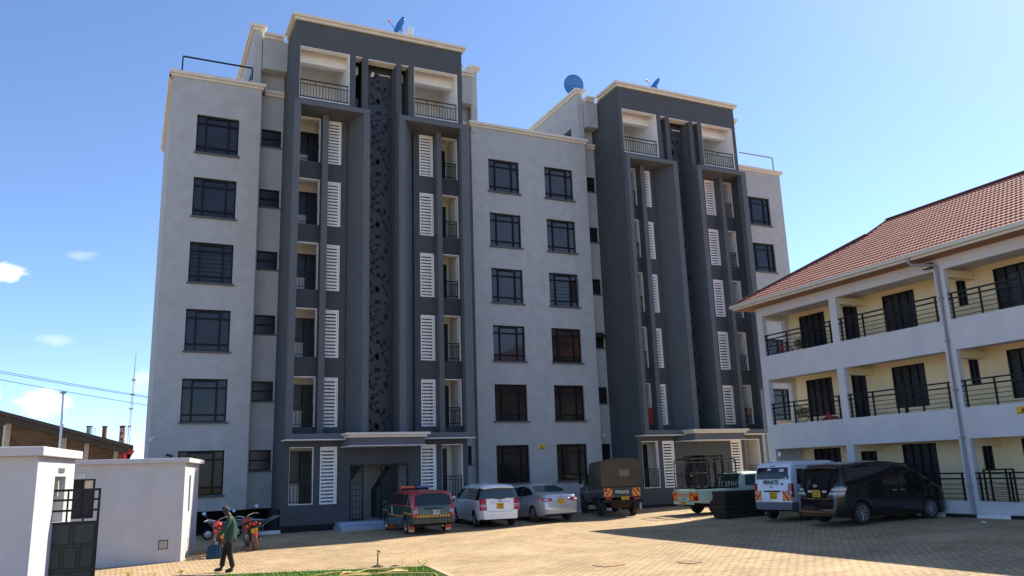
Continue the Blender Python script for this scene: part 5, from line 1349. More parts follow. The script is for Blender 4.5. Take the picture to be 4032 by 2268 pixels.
    for x, w_, zt_ in ((-1.62, .055, 1.95), (-.98, .075, 1.80)):
        m.poly([(x - w_, .918, 1.27), (x + w_, .918, 1.27), (x + w_ * .2, .918, zt_ - .3), (x, .916, zt_)]); m.poly([(x - w_, -.918, 1.27), (x + w_, -.918, 1.27), (x + w_ * .2, -.918, zt_ - .3), (x, -.916, zt_)])
    m.build('painted_gap_shade', M['under'], root, fix=False)  # dark patches laid on the canvas for the shade inside its gaps
    m = MB(); m.poly([(-2.52, .12, 1.95), (-2.52, -.32, 1.93), (-2.52, -.33, 1.72), (-2.52, .10, 1.70)])
    for k in range(7): y = .10 - .06 * k; m.poly([(-2.521, y, 1.97 + .01 * (k % 3)), (-2.521, y - .04, 1.96), (-2.521, y - .035, 1.66 - .02 * (k % 2)), (-2.521, y - .005, 1.66)])
    m.build('faded_stencil', mat('faded_stencil_paint', (.20, .18, .17), .95, var=.3, scale=20), root, fix=False)
    # tail board
    m = MB(); m.box(-2.42, -2.381, -.83, .83, .80, 1.23); m.build('tailgate', M['cgreen'], root, bevel=.01)
    hazard(c, root, .44, .80, .84, 1.19, 1, -2.424, (.70, 1.10)); hazard(c, root, -.80, -.44, .84, 1.19, -1, -2.424, (-.70, 1.10))
    m = MB(); text_mb(m, 'POLICE', (-2.426, 0, 1.03), (0, -1, 0), (0, 0, 1), .13, 0, width=.58, bold=.02); m.build('lettering', M['inkw'], root, fix=False)
    plate(root, ['GKB', '743U'], (-2.43, -.12, .74), .34, .20)
    m = MB(); m.box(-2.46, -2.36, -.92, .92, .60, .70); m.build('bumper', M['blackm'], root, bevel=.01)
    m = MB()
    for sd in (-1, 1): m.box(-2.45, -2.40, sd * .62 - .12, sd * .62 + .12, .71, .79)
    m.build('tail_light', M['red_lens'], root)
    m = MB(); m.box(-2.2, 2.2, -.45, .45, .48, .66); m.tube([(-1.42, -.7, .42), (-1.42, .7, .42)], .07, 10); m.lathe([(.001, -.16), (.16, -.1), (.18, 0), (.16, .1), (.001, .16)], 14, (-1.42, 0, .40), 'Y'); m.tube([(1.62, -.7, .42), (1.62, .7, .42)], .06, 10); m.box(-2.15, -1.4, -.42, .42, .36, .50)
    m.build('chassis', M['soil'], root)
    wheels(root, [(-1.42, -.74, -1), (-1.42, .74, 1), (1.62, -.74, -1), (1.62, .74, 1)], .40, .22, .21, 'dark', 'dustrub', 'darkrim')
    m = MB()
    for sd in (-1, 1): m.box(-1.95, -1.93, sd * .74 - .13, sd * .74 + .13, .26, .60)
    m.build('mud_flap', M['rubber'], root)
police_truck()

# --- 5 mint pickup with rack
def pickup():
    root = thing('pickup_truck', 'mint green pickup with black tubular rack over its bed, TOYOTA on the tailgate', 'pickup', (23.85, 28.72, gz(22.5, 28.5)), heading(94))
    c = Car([(.02, 1.22), (.05, 1.30), (.22, 1.62), (.32, 1.66), (1.0, 1.68), (1.2, 1.60), (1.65, 1.12), (2.3, 1.02), (2.45, .85), (2.5, .60)], 1.66, .36, [(1.62, .37, .33)], [.5, .65, .8, .95, 1.1, 1.3, 1.5], 1.05, .14, 1.66, .09, .03, (.02, .14))
    c.body('cab', [M['mint'], M['under']], lambda x, y, z: 0, root)
    for sd in (-1, 1): c.side('side_window', M['carglass2'], root, ((.28, 1.12), (1.42, 1.10), (1.10, 1.56), (.38, 1.57)), sd, .006, 6, 3)
    c.rear('rear_window', M['carglass2'], root, ((.64, 1.30), (-.64, 1.30), (-.58, 1.56), (.58, 1.56)), .008, 8, 4)
    c.rear('windscreen', M['carglass2'], root, ((-.66, 1.14), (.66, 1.14), (.56, 1.56), (-.56, 1.56)), .008, 8, 4, front=True)
    mirrors(c, root, 1.25, 1.12, 'blackm')
    # bed: hollow box with curved outer skin and rail
    b = Car([(-2.28, .98), (-2.26, 1.0), (0, 1.0)], 1.68, .46, [(-1.20, .37, .33)], [.55, .66, .78, .90], 2, 0, 3, .03, 0, (.05, 0), [(-2.28, .50), (-1.7, .44), (0, .42)], .06)
    b.body('load_bed', [M['mint'], M['under']], lambda x, y, z: 0, root)
    m = MB()
    for sd in (-1, 1):
        m.tube([(-2.25, sd * .80, 1.03), (0, sd * .80, 1.03)], .018, 8)
        for k in range(6): x = -2.15 + .42 * k; m.tube([(x, sd * .83, .93), (x, sd * .80, 1.03)], .014, 6)
    m.tube([(-2.25, -.80, 1.03), (-2.25, .80, 1.03)], .018, 8)
    for y in (-.4, .4): m.tube([(-2.27, y, .93), (-2.25, y, 1.03)], .014, 6)
    m.build('bed_rail', M['mint'], root)
    m = MB(); m.box(-2.303, -2.285, -.66, .66, .56, .93); m.build('tailgate', M['mint'], root, bevel=.008)
    hazard(b, root, .40, .74, .56, .935, -1 if False else 1, -2.306, (.62, .84)); hazard(b, root, -.74, -.40, .56, .935, -1, -2.306, (-.62, .84))
    for sd in (-1, 1):
        m = MB(); m.box(-2.302, -2.17, sd * .765 - .055, sd * .80 + .055 * 0 + sd * .045 if sd > 0 else sd * .765 + .055, .58, .90) if False else m.box(-2.30, -2.14, min(sd * .72, sd * .846), max(sd * .72, sd * .846), .58, .76, 0); m.box(-2.30, -2.14, min(sd * .72, sd * .846), max(sd * .72, sd * .846), .762, .92, 1); m.build('tail_light', [M['red_lens'], M['amber_lens']], root, bevel=.01)
    m = MB(); text_mb(m, 'TOYOTA', (-2.3065, 0, .79), (0, -1, 0), (0, 0, 1), .16, 0, width=.72, bold=.035); m.build('lettering', M['inkr'], root, fix=False)
    emblem(root, (-2.308, 0, .645), .05, .035, 'ink')
    m = MB(); m.box(-2.34, -2.29, -.76, .76, .42, .55); m.build('rear_valance', M['mint'], root, bevel=.02)
    plate(root, ['KYH 853'], (-2.343, 0, .485), .46, .12)
    # rack
    m = MB(); r_ = .027; T0, T1 = 2.26, 2.30
    def hoop(x, z): m.tube([(x, .76, 1.03), (x, .76, z - .12), (x, .72, z - .03), (x, .62, z), (x, 0, z + .05), (x, -.62, z), (x, -.72, z - .03), (x, -.76, z - .12), (x, -.76, 1.03)], r_, 8)
    for x in (-2.18, -1.45, -.75, -.08): hoop(x, T0)
    for sd in (-1, 1):
        for z in (1.10, 1.68, 2.13): m.tube([(-2.18, sd * .76, z), (-.08, sd * .76, z)], .021, 6)
        for x in (-1.82, -1.10, -.42): m.tube([(x, sd * .76, 1.05), (x, sd * .76, 2.13)], .019, 6)
    for y in (-.4, 0, .4): m.tube([(-2.18, y, T0 + .03), (-.08, y, T0 + .03)], .019, 6)
    m.tube([(-2.19, .6, 1.05), (-2.19, .6, 1.55), (-2.19, .52, 1.60), (-2.19, -.52, 1.60), (-2.19, -.6, 1.55), (-2.19, -.6, 1.05)], .022, 6)
    m.tube([(-2.19, -.76, 1.68), (-2.19, .76, 1.68)], .02, 6)
    for k in range(9): y = -.68 + .17 * k; m.bar((-.06, y, 1.06), (.06, y, 1.56), .05, .02)
    m.bar((.06, -.74, 1.58), (.06, .74, 1.58), .06); m.bar((-.06, -.74, 1.06), (-.06, .74, 1.06), .06)
    m.box(-2.2, -.1, -.82, -.72, 1.04, 1.09); m.box(-2.2, -.1, .72, .82, 1.04, 1.09)
    m.build('tubular_rack', M['blackm'], root)
    m = MB(); m.box(-2.1, 2.2, -.4, .4, .34, .46); m.tube([(-1.2, -.7, .34), (-1.2, .7, .34)], .06, 8); m.build('chassis', M['under'], root)
    wheels(root, [(-1.20, -.70, -1), (-1.20, .70, 1), (1.62, -.70, -1), (1.62, .70, 1)], .34, .19, .19, 'steel', 'rubber', 'darkrim')
pickup()

# --- 6 pale van
def pale_van():
    root = thing('panel_van', 'pale white van lettered PRIVATE with grey bumper, in the shade of the veranda block', 'van', (23.15, 23.42, gz(22.6, 23.3)), heading(80)); root.scale = (1, 1, 1.03)
    c = Car([(-2.06, .66), (-2.04, 1.0), (-1.96, 1.60), (-1.88, 1.88), (-1.80, 1.95), (-1.2, 1.99), (.6, 1.99), (1.05, 1.90), (1.72, 1.12), (2.0, 1.0), (2.1, .7), (2.12, .5)], 1.68, .30,
            [(-1.24, .35, .30), (1.40, .35, .30)], [.45, .63, .80, .95, 1.08, 1.22, 1.4, 1.6, 1.8], 1.12, .10, 1.95, .10, .03, (.07, .14), [(-2.06, .38), (-1.6, .3), (2.1, .3)], .03)
    c.body('body', [M['vwhite'], M['under'], M['vgrey']], lambda x, y, z: 2 if (x < -1.72 and z < .63) else 0, root)
    for sd in (-1, 1):
        for q in (((-1.72, 1.22), (-.80, 1.20), (-.80, 1.74), (-1.62, 1.74)), ((-.70, 1.20), (.30, 1.20), (.30, 1.76), (-.70, 1.75)), ((.38, 1.18), (1.50, 1.16), (1.02, 1.72), (.38, 1.76))): c.side('side_window', M['carglass'], root, q, sd, .006, 6, 4)
        m = MB(); A_ = lambda y: y * sd
        for z0, z1, mi in ((.80, .90, 0), (.902, 1.0, 1), (1.002, 1.26, 0)):
            c.rear('', None, None, ((A_(.80), z0), (A_(.66), z0), (A_(.66), z1), (A_(.80), z1)), .012, 3, 3, mb=m, mi=mi); c.side('', None, None, ((-2.03, z0), (-1.92, z0), (-1.92, z1), (-2.0, z1)), sd, .008, 2, 3, mb=m, mi=mi)
        m.build('tail_light', [M['red_lens'], M['smoke_lens']], root, smooth=60)
        m = MB(); c.side('', None, None, ((-1.7, 1.84), (.9, 1.84), (.9, 1.855), (-1.7, 1.855)), sd, .004, 8, 1, mb=m); c.side('', None, None, ((-.78, .36), (-.766, .36), (-.766, 1.82), (-.78, 1.82)), sd, .004, 1, 8, mb=m); m.build('roof_seam', M['vgrey'], root)
        m = MB(); m.box(-1.75, -1.5, sd * c.hw(-1.6, 1.02) - .012, sd * c.hw(-1.6, 1.02) + .015, 1.0, 1.05); m.build('slide_rail', M['vgrey'], root)
    rw = c.rear('rear_window', M['carglass'], root, ((.70, 1.40), (-.70, 1.40), (-.65, 1.80), (.65, 1.80)), .010, 10, 5)
    c.rear('windscreen', M['carglass'], root, ((-.70, 1.2), (.70, 1.2), (.6, 1.80), (-.6, 1.80)), .008, 10, 5, front=True)
    def flat(y0, y1, z0, z1, mi, mb, off=.016): c.rear('', None, None, ((y1, z0), (y0, z0), (y0, z1), (y1, z1)), off, 2, 1, mb=mb, mi=mi)
    m = MB(); flat(-.50, -.30, 1.70, 1.74, 0, m); flat(-.50, -.30, 1.66, 1.685, 0, m); flat(.06, .20, 1.70, 1.76, 0, m); flat(-.62, -.55, 1.42, 1.46, 0, m); flat(-.54, -.44, 1.415, 1.43, 0, m); m.build('window_sticker', M['inkw'], rw)
    m = MB(); flat(-.12, .12, 1.835, 1.865, 0, m, .02); m.build('brake_light', M['red_lens'], root)
    m = MB(); x = c.rx(0, 1.30) - .010; x2 = c.rx(0, 1.22) - .012
    text_mb(m, 'PRIVATE', (c.rx(0, 1.28) - .016, .06, 1.295), (0, -1, 0), (.13, 0, 1), .15, 0, width=.66, bold=.03); text_mb(m, '80', (c.rx(0, 1.24) - .016, -.42, 1.24), (0, -1, 0), (.13, 0, 1), .07, 0, width=.10, bold=.03); text_mb(m, 'DX', (c.rx(0, 1.2) - .016, -.60, 1.20), (0, -1, 0), (.13, 0, 1), .03, 0) if False else None
    m.build('lettering', M['ink'], root, fix=False)
    emblem(root, (c.rx(0, 1.14) - .016, .05, 1.15), .06, .042)
    hazard(c, root, .50, .78, .68, 1.02, 1, None, (.70, .95)); hazard(c, root, -.78, -.42, .68, 1.02, -1, None, (-.58, .96))
    m = MB(); m.box(c.rx(0, .98) - .035, c.rx(0, .98) - .001, -.32, .36, .97, 1.02); m.build('plate_lamp', M['blackm'], root)
    plate(root, ['KBY', '304B'], (c.rx(0, .86) - .004, -.02, .845), .32, .23)
    m = MB(); m.tube([(-1.9, .35, .27), (-2.1, .35, .26)], .03, 8); m.build('exhaust', M['steel'], root)
    wheels(root, [(-1.24, -.71, -1), (-1.24, .71, 1), (1.40, -.71, -1), (1.40, .71, 1)], .30, .17, .19, 'hub')
    mirrors(c, root, 1.38, 1.2, 'vwhite')
pale_van()

# --- 7 black people carrier
def black_mpv():
    root = thing('black_minivan', 'large black minivan with clear wraparound tail lamps and silver alloy wheels', 'van', (23.12, 20.42, gz(22.8, 20.3)), heading(92)); root.scale = (1.04, 1.02, 1.02)
    c = Car([(-2.40, .52), (-2.37, .80), (-2.33, 1.06), (-2.12, 1.62), (-2.06, 1.78), (-1.95, 1.85), (-1.2, 1.91), (-.3, 1.93), (.3, 1.90), (.8, 1.80), (1.25, 1.55), (1.75, 1.20), (2.08, 1.06), (2.34, .84), (2.42, .45)], 1.84, .20,
            [(-1.45, .39, .345), (1.50, .39, .345)], [.36, .52, .70, .85, 1.0, 1.12, 1.3, 1.5, 1.7], 1.1, .13, 1.9, .12, .03, (.17, .22), [(-2.4, .26), (-1.8, .2), (1.9, .2), (2.44, .25)], .03)
    c.body('body', [M['black'], M['under']], lambda x, y, z: 0, root)
    for sd in (-1, 1):
        for q in (((-2.0, 1.20), (-1.02, 1.18), (-1.02, 1.74), (-1.88, 1.74)), ((-.96, 1.18), (.18, 1.16), (.18, 1.77), (-.96, 1.75)), ((.24, 1.16), (1.50, 1.14), (.92, 1.60), (.24, 1.75))): c.side('side_window', M['carglass'], root, q, sd, .006, 8, 4)
        m = MB(); A_ = lambda y: y * sd
        for k in range(5):
            z0 = .88 + .062 * k; z1 = z0 + .055; yin = .46 + .045 * k
            c.rear('', None, None, ((A_(.86), z0), (A_(yin), z0), (A_(yin + .04), z1), (A_(.86), z1)), .014, 6, 2, mb=m, mi=k % 2)
            c.side('', None, None, ((-2.33, z0), (-2.12 + .03 * k, z0), (-2.10 + .03 * k, z1), (-2.31, z1)), sd, .010, 4, 2, mb=m, mi=k % 2)
        m.build('tail_light', [M['smoke_lens'], M['clear_lens']], root, smooth=60)
        m = MB(); c.rear('', None, None, ((A_(.40), 1.0), (A_(.24), 1.0), (A_(.22), 1.06), (A_(.42), 1.06)), .012, 3, 1, mb=m); m.build('reversing_lamp', M['clear_lens'], root)
        for x in (.02, .34):
            m = MB(); m.box(x - .10, x + .10, sd * c.hw(x, 1.0) - .012, sd * c.hw(x, 1.0) + .03, .985, 1.012); m.build('door_handle', M['chrome'], root, bevel=.008)
        m = MB(); c.side('', None, None, ((-1.0, 1.84), (.7, 1.84), (.9, 1.80), (-1.0, 1.80)), sd, .02, 8, 1, mb=m); m.build('window_visor', M['carglass'], root)
        m = MB()
        for x in (-1.0, .21): c.side('', None, None, ((x, .34), (x + .012, .34), (x + .012, 1.16), (x, 1.16)), sd, .003, 1, 6, mb=m)
        c.side('', None, None, ((-2.2, 1.02), (.2, 1.02), (.2, 1.032), (-2.2, 1.032)), sd, .003, 8, 1, mb=m); m.build('door_gap', M['under'], root)
    c.rear('rear_window', M['carglass'], root, ((.82, 1.16), (-.82, 1.16), (-.72, 1.72), (.72, 1.72)), .010, 12, 6)
    c.rear('windscreen', M['carglass'], root, ((-.76, 1.2), (.76, 1.2), (.62, 1.74), (-.62, 1.74)), .008, 10, 5, front=True)
    m = MB(); m.grid(lambda u, v: (-2.24 + .36 * v, (.72 + .03 * v) * (2 * u - 1), 1.755 + .095 * v - .03 * (2 * u - 1) ** 2), 12, 4); sp = m.build('spoiler', M['black'], root, smooth=60); q = sp.modifiers.new('t', 'SOLIDIFY'); q.thickness = .045
    emblem(root, (c.rx(0, 1.20) - .022, .1, 1.20), .075, .055)
    plate(root, ['KCN', '823K'], (c.rx(0, 1.0) - .018, .02, .965), .33, .22)
    m = MB()
    for a, b in (((.86, .86), (.4, .80)), ((.4, .80), (-.4, .80)), ((-.4, .80), (-.86, .86))): m.bar((c.rx(*a) - .012, a[0], a[1]), (c.rx(*b) - .012, b[0], b[1]), .018, .012)
    m.build('tailgate_trim', M['chrome'], root)
    m = MB(); m.box(-2.42, -2.36, -.78, .78, .30, .36); m.build('bumper_lip', M['black'], root, bevel=.02)
    wheels(root, [(-1.45, -.80, -1), (-1.45, .80, 1), (1.50, -.80, -1), (1.50, .80, 1)], .345, .22, .245, 'alloy10')
    mirrors(c, root, 1.35, 1.2, 'black')
black_mpv()

# --- stacked black plastic slabs between the vans
rnd = random.Random(4); z = gz(22, 26) - .002
for k in range(6):
    m = MB(); h = .165; x0, y0 = 21.10 + rnd.uniform(-.02, .02), 25.66 + rnd.uniform(-.02, .02)
    for a, b in ((0, .42), (.46, .88)) if False else ((0, 1),):
        m.box(x0, x0 + 2.4, y0, y0 + .78, z + .015, z + h)
    m.box(x0 + .03, x0 + 2.37, y0 + .03, y0 + .75, z, z + .015)
    for j in range(9): m.box(x0 + .12 + .26 * j, x0 + .30 + .26 * j, y0 - .008, y0, z + .05, z + .12); 
    for j in range(3): m.box(x0 - .008, x0, y0 + .10 + .22 * j, y0 + .24 + .22 * j, z + .05, z + .12)
    o = m.build('plastic_slab', M['slab'], bevel=.008)
    tag(o, ['black plastic slab at the very bottom of the stack beside the pale van', 'black plastic slab second from the bottom of the stack by the pale van', 'black plastic slab just below the middle of the stack by the pale van', 'black plastic slab just above the middle of the stack by the pale van', 'black plastic slab second from the top of the stack by the pale van', 'black plastic slab topmost on the stack between pickup and pale van'][k], 'slab', 'stacked black plastic slabs')
    z += h + .004
# ------------------------------------------------------------------ people
def skin_mesh(name, nodes, edges, mt, parent, sub=2, root=0, smooth=True):
    """nodes: {key: (x,y,z,r)}; grows one continuous surface over the edge skeleton"""
    keys = list(nodes); idx = {k: i for i, k in enumerate(keys)}
    me = bpy.data.meshes.new(name); me.from_pydata([nodes[k][:3] for k in keys], [(idx[a], idx[b]) for a, b in edges], [])
    ob = bpy.data.objects.new(name, me); COL.objects.link(ob)
    sk = ob.modifiers.new('skin', 'SKIN'); sk.use_smooth_shade = True; sk.branch_smoothing = .6
    sv = me.skin_vertices[0].data
    for k in keys:
        r = nodes[k][3]; sv[idx[k]].radius = r if isinstance(r, tuple) else (r, r)
    sv[root].use_root = True
    s = ob.modifiers.new('sub', 'SUBSURF'); s.levels = sub; s.render_levels = sub
    dg = bpy.context.evaluated_depsgraph_get(); dg.update()
    m2 = bpy.data.meshes.new_from_object(ob.evaluated_get(dg))
    m2.polygons.foreach_set('use_smooth', [True] * len(m2.polygons)); m2.materials.clear(); m2.materials.append(mt)
    o2 = bpy.data.objects.new(name, m2); COL.objects.link(o2)
    bpy.data.objects.remove(ob)
    if parent: o2.parent = parent
    return o2
def chain(*k): return [(a, b) for a, b in zip(k, k[1:])]
def hand(N, Ed, pre, wrist, d, palm_n, side, curl=.5, r=.0085):
    """adds a palm, four fingers and a thumb to a skeleton"""
    w = Vector(wrist); d = Vector(d).normalized(); n = Vector(palm_n).normalized(); s = d.cross(n).normalized() * side
    N[pre + 'p'] = (*(w + d * .045), (.030, .017)); Ed.append((pre + 'w', pre + 'p'))
    for k, (o, L) in enumerate(((-.026, .068), (-.009, .078), (.009, .074), (.026, .058))):
        b = w + d * .085 + s * o; e1 = b + (d * math.cos(curl) + n * math.sin(curl)) * L * .55; e2 = e1 + (d * math.cos(curl * 2.2) + n * math.sin(curl * 2.2)) * L * .45
        for q, p in enumerate((b, e1, e2)): N['%sf%d%d' % (pre, k, q)] = (*p, r)
        Ed += [(pre + 'p', '%sf%d0' % (pre, k)), ('%sf%d0' % (pre, k), '%sf%d1' % (pre, k)), ('%sf%d1' % (pre, k), '%sf%d2' % (pre, k))]
    b = w + d * .03 - s * .035; e1 = b + (d * .6 - s * .5 + n * .5).normalized() * .035; e2 = e1 + (d * .7 + n * .6).normalized() * .028
    for q, p in enumerate((b, e1, e2)): N['%st%d' % (pre, q)] = (*p, r * 1.1)
    Ed += [(pre + 'p', pre + 't0'), (pre + 't0', pre + 't1'), (pre + 't1', pre + 't2')]

def haircap(root, c, r, tilt):
    m = MB(); t = R(tilt)
    def fn(u, v):
        a = 2 * PI * u; p = R(96) * v; x, y, z = r[0] * math.sin(p) * math.cos(a), r[1] * math.sin(p) * math.sin(a), r[2] * math.cos(p)
        return (c[0] + x * math.cos(t) - z * math.sin(t), c[1] + y, c[2] + x * math.sin(t) + z * math.cos(t))
    m.grid(fn, 20, 8); return m.build('hair', M['hair'], root, smooth=80)
def walker():
    root = thing('person', 'bald man in dark green sweater and black trousers walking left, carrying a blue bag', 'person', gxy(2.62, 23.1))
    # +x right in the photo, +y away; he faces left and a little away, head bowed
    N = {'pel': (0, 0, .86, (.13, .10)), 'sp': (.0, 0, 1.05, (.135, .10)), 'ch': (-.01, 0, 1.26, (.15, .11)), 'nk': (-.045, 0, 1.44, .052), 'hb': (-.10, 0, 1.515, .066),
         'hc': (-.135, 0, 1.565, .080), 'ht': (-.150, 0, 1.625, .055), 'ns': (-.238, 0, 1.535, .016), 'jaw': (-.185, 0, 1.488, .040), 'eL': (-.125, -.083, 1.553, .016), 'eR': (-.125, .083, 1.553, .016),
         'sL': (-.035, -.165, 1.375, .055), 'kL': (-.155, -.215, 1.10, .040), 'lw': (-.33, -.205, .885, .027),
         'sR': (.03, .165, 1.375, .055), 'kR': (.15, .20, 1.10, .040), 'rw': (.165, .16, .86, .027),
         'hpL': (.01, -.09, .82, .085), 'gL': (-.005, -.095, .47, .058), 'aL': (.095, -.10, .095, .040), 'tL': (-.07, -.10, .035, .034),
         'hpR': (-.01, .09, .82, .085), 'gR': (-.11, .10, .47, .058), 'aR': (-.155, .11, .10, .040), 'tR': (-.32, .12, .05, .034)}
    Ed = chain('pel', 'sp', 'ch', 'nk', 'hb', 'hc', 'ht') + [('hc', 'ns'), ('hb', 'jaw'), ('hc', 'eL'), ('hc', 'eR')] + chain('ch', 'sL', 'kL', 'lw') + chain('ch', 'sR', 'kR', 'rw') + chain('pel', 'hpL', 'gL', 'aL', 'tL') + chain('pel', 'hpR', 'gR', 'aR', 'tR')
    hand(N, Ed, 'l', N['lw'][:3], (-.25, .02, -1), (.6, .3, 0), 1, 1.1); hand(N, Ed, 'r', N['rw'][:3], (-.05, -.05, -1), (-.5, -.5, 0), -1, .5)
    skin_mesh('body', N, Ed, M['skin'], root)
    S = {'hem': (.005, 0, .745, (.172, .142)), 'pel': (.005, 0, .84, (.182, .145)), 'sp': (.005, 0, 1.02, (.180, .142)), 'ch': (.0, 0, 1.24, (.182, .142)), 'up': (-.02, 0, 1.36, (.12, .10)), 'col': (-.038, 0, 1.425, .066),
         'sL': (-.03, -.165, 1.36, .080), 'mL': (-.09, -.20, 1.22, .068), 'kL': (-.155, -.218, 1.09, .060), 'wL': (-.315, -.207, .905, .042), 'sR': (.035, .165, 1.36, .080), 'mR': (.09, .19, 1.22, .068), 'kR': (.15, .203, 1.09, .060), 'wR': (.164, .165, .885, .042)}
    skin_mesh('sweater', S, chain('pel', 'hem') + chain('pel', 'sp', 'ch', 'up', 'col') + chain('ch', 'sL', 'mL', 'kL', 'wL') + chain('ch', 'sR', 'mR', 'kR', 'wR'), M['sweater'], root)
    T = {'w': (.0, 0, .86, (.150, .115)), 'c': (.0, 0, .78, (.14, .11)), 'hL': (.005, -.085, .70, .100), 'gL': (-.005, -.098, .46, .080), 'mL': (.05, -.10, .28, .072), 'aL': (.092, -.10, .10, .070), 'hR': (-.03, .085, .70, .100), 'gR': (-.11, .10, .46, .080), 'mR': (-.14, .105, .28, .072), 'aR': (-.155, .11, .12, .070)}
    skin_mesh('trousers', T, chain('w', 'c', 'hL', 'gL', 'mL', 'aL') + chain('c', 'hR', 'gR', 'mR', 'aR'), M['trouser'], root)
    haircap(root, (-.138, 0, 1.572), (.104, .092, .094), -20)
    skin_mesh('shirt_collar', {'a': (-.04, -.03, 1.44, .050), 'b': (-.05, .03, 1.445, .050)}, chain('a', 'b'), M['shirt'], root)
    skin_mesh('shoe', {'h': (.115, -.10, .055, .046), 'm': (.02, -.10, .045, .050), 't': (-.10, -.10, .034, .038)}, chain('h', 'm', 't'), M['shoe'], root); skin_mesh('shoe', {'h': (-.135, .11, .075, .046), 'm': (-.23, .115, .058, .050), 't': (-.345, .12, .055, .036)}, chain('h', 'm', 't'), M['shoe'], root)
    px, py, pz = 2.62, 23.1, gz(2.62, 23.1)
    b = thing('shopping_bag', 'blue woven bag hanging from the hand of the man in green', 'bag', (px - .36, py - .20, pz + .28))
    m = MB()
    pts0 = [(-.22, -.05), (.14, -.05), (.14, .05), (-.22, .05)]; lay = []
    for z, k, wy in ((.08, 1, .9), (.12, 1.02, 1.3), (.24, .95, 1.2), (.40, .84, .8)):
        i = len(m.v)
        for (x, y) in pts0: m.v.append((x * k - .02 * z, y * wy, z + (.03 if x > 0 else 0) * (z > .3)))
        lay.append(i)
    m.face([3, 2, 1, 0])
    for a, c_ in zip(lay, lay[1:]):
        for q in range(4): m.face([a + q, a + (q + 1) % 4, c_ + (q + 1) % 4, c_ + q])
    m.build('bag_body', M['bag'], b, smooth=30, bevel=.012)
    m = MB()
    for y in (-.035, .035): m.tube([(-.14, y, .40), (-.08, y * .5, .49), (.0, y * .3, .515), (.06, y * .6, .48), (.09, y, .42)], .009, 6)
    m.build('handle', M['bag'], b)
walker()

def gate_person():
    st = MB(); st.box(-1.75, -.75, 17.55, 18.6, -2.5, -1.83); tag(st.build('concrete_step', M['concrete'], bevel=.02), 'raised concrete step behind the black gate', 'step')
    root = thing('person', 'person in khaki shirt behind the black gate, raising a phone towards the face', 'person', (-1.38, 18.0, -1.83))
    N = {'pel': (0, 0, .92, (.14, .11)), 'sp': (0, 0, 1.12, (.13, .10)), 'ch': (0, 0, 1.34, (.16, .11)), 'nk': (.01, 0, 1.50, .05), 'hb': (.02, 0, 1.57, .07), 'hc': (.03, 0, 1.63, .085), 'ht': (.02, 0, 1.69, .07), 'ns': (.12, -.02, 1.61, .015), 'jaw': (.07, -.01, 1.54, .04),
         'sL': (-.05, -.17, 1.42, .055), 'kL': (.16, -.28, 1.30, .042), 'lw': (.27, -.20, 1.50, .028), 'sR': (.02, .17, 1.42, .055), 'kR': (.04, .2, 1.14, .042), 'rw': (.08, .18, .90, .028),
         'hpL': (0, -.1, .86, .09), 'gL': (0, -.1, .48, .06), 'aL': (0, -.1, .1, .045), 'tL': (.13, -.1, .04, .04), 'hpR': (0, .1, .86, .09), 'gR': (0, .1, .48, .06), 'aR': (0, .1, .1, .045), 'tR': (.13, .1, .04, .04)}
    Ed = chain('pel', 'sp', 'ch', 'nk', 'hb', 'hc', 'ht') + [('hc', 'ns'), ('hb', 'jaw')] + chain('ch', 'sL', 'kL', 'lw') + chain('ch', 'sR', 'kR', 'rw') + chain('pel', 'hpL', 'gL', 'aL', 'tL') + chain('pel', 'hpR', 'gR', 'aR', 'tR')
    hand(N, Ed, 'l', N['lw'][:3], (-.2, .15, 1), (-.6, .3, 0), 1, .9); hand(N, Ed, 'r', N['rw'][:3], (.05, 0, -1), (.4, -.6, 0), -1, .4)
    skin_mesh('body', N, Ed, M['skin'], root)
    skin_mesh('shirt', {'pel': (0, 0, .92, (.17, .13)), 'sp': (0, 0, 1.12, (.155, .12)), 'ch': (0, 0, 1.34, (.18, .13)), 'col': (.0, 0, 1.47, .07), 'sL': (-.05, -.17, 1.41, .08), 'mL': (.06, -.23, 1.35, .065), 'sR': (.02, .17, 1.41, .08), 'mR': (.03, .19, 1.24, .065)}, chain('pel', 'sp', 'ch', 'col') + chain('ch', 'sL', 'mL') + chain('ch', 'sR', 'mR'), M['khaki'], root)
    skin_mesh('trousers', {'w': (0, 0, .93, (.155, .12)), 'hL': (0, -.1, .72, .10), 'gL': (0, -.1, .46, .08), 'aL': (0, -.1, .12, .07), 'hR': (0, .1, .72, .10), 'gR': (0, .1, .46, .08), 'aR': (0, .1, .12, .07)}, chain('w', 'hL', 'gL', 'aL') + chain('w', 'hR', 'gR', 'aR'), M['trouser'], root)
    haircap(root, (.02, 0, 1.635), (.104, .092, .10), 20)
    m = MB(); m.box(-1.38 + .245, -1.38 + .255, 17.80, 17.88, -1.83 + 1.58, -1.83 + 1.74); tag(m.build('mobile_phone', M['ink'], bevel=.004), 'black phone held up by the person behind the gate', 'phone')
gate_person()

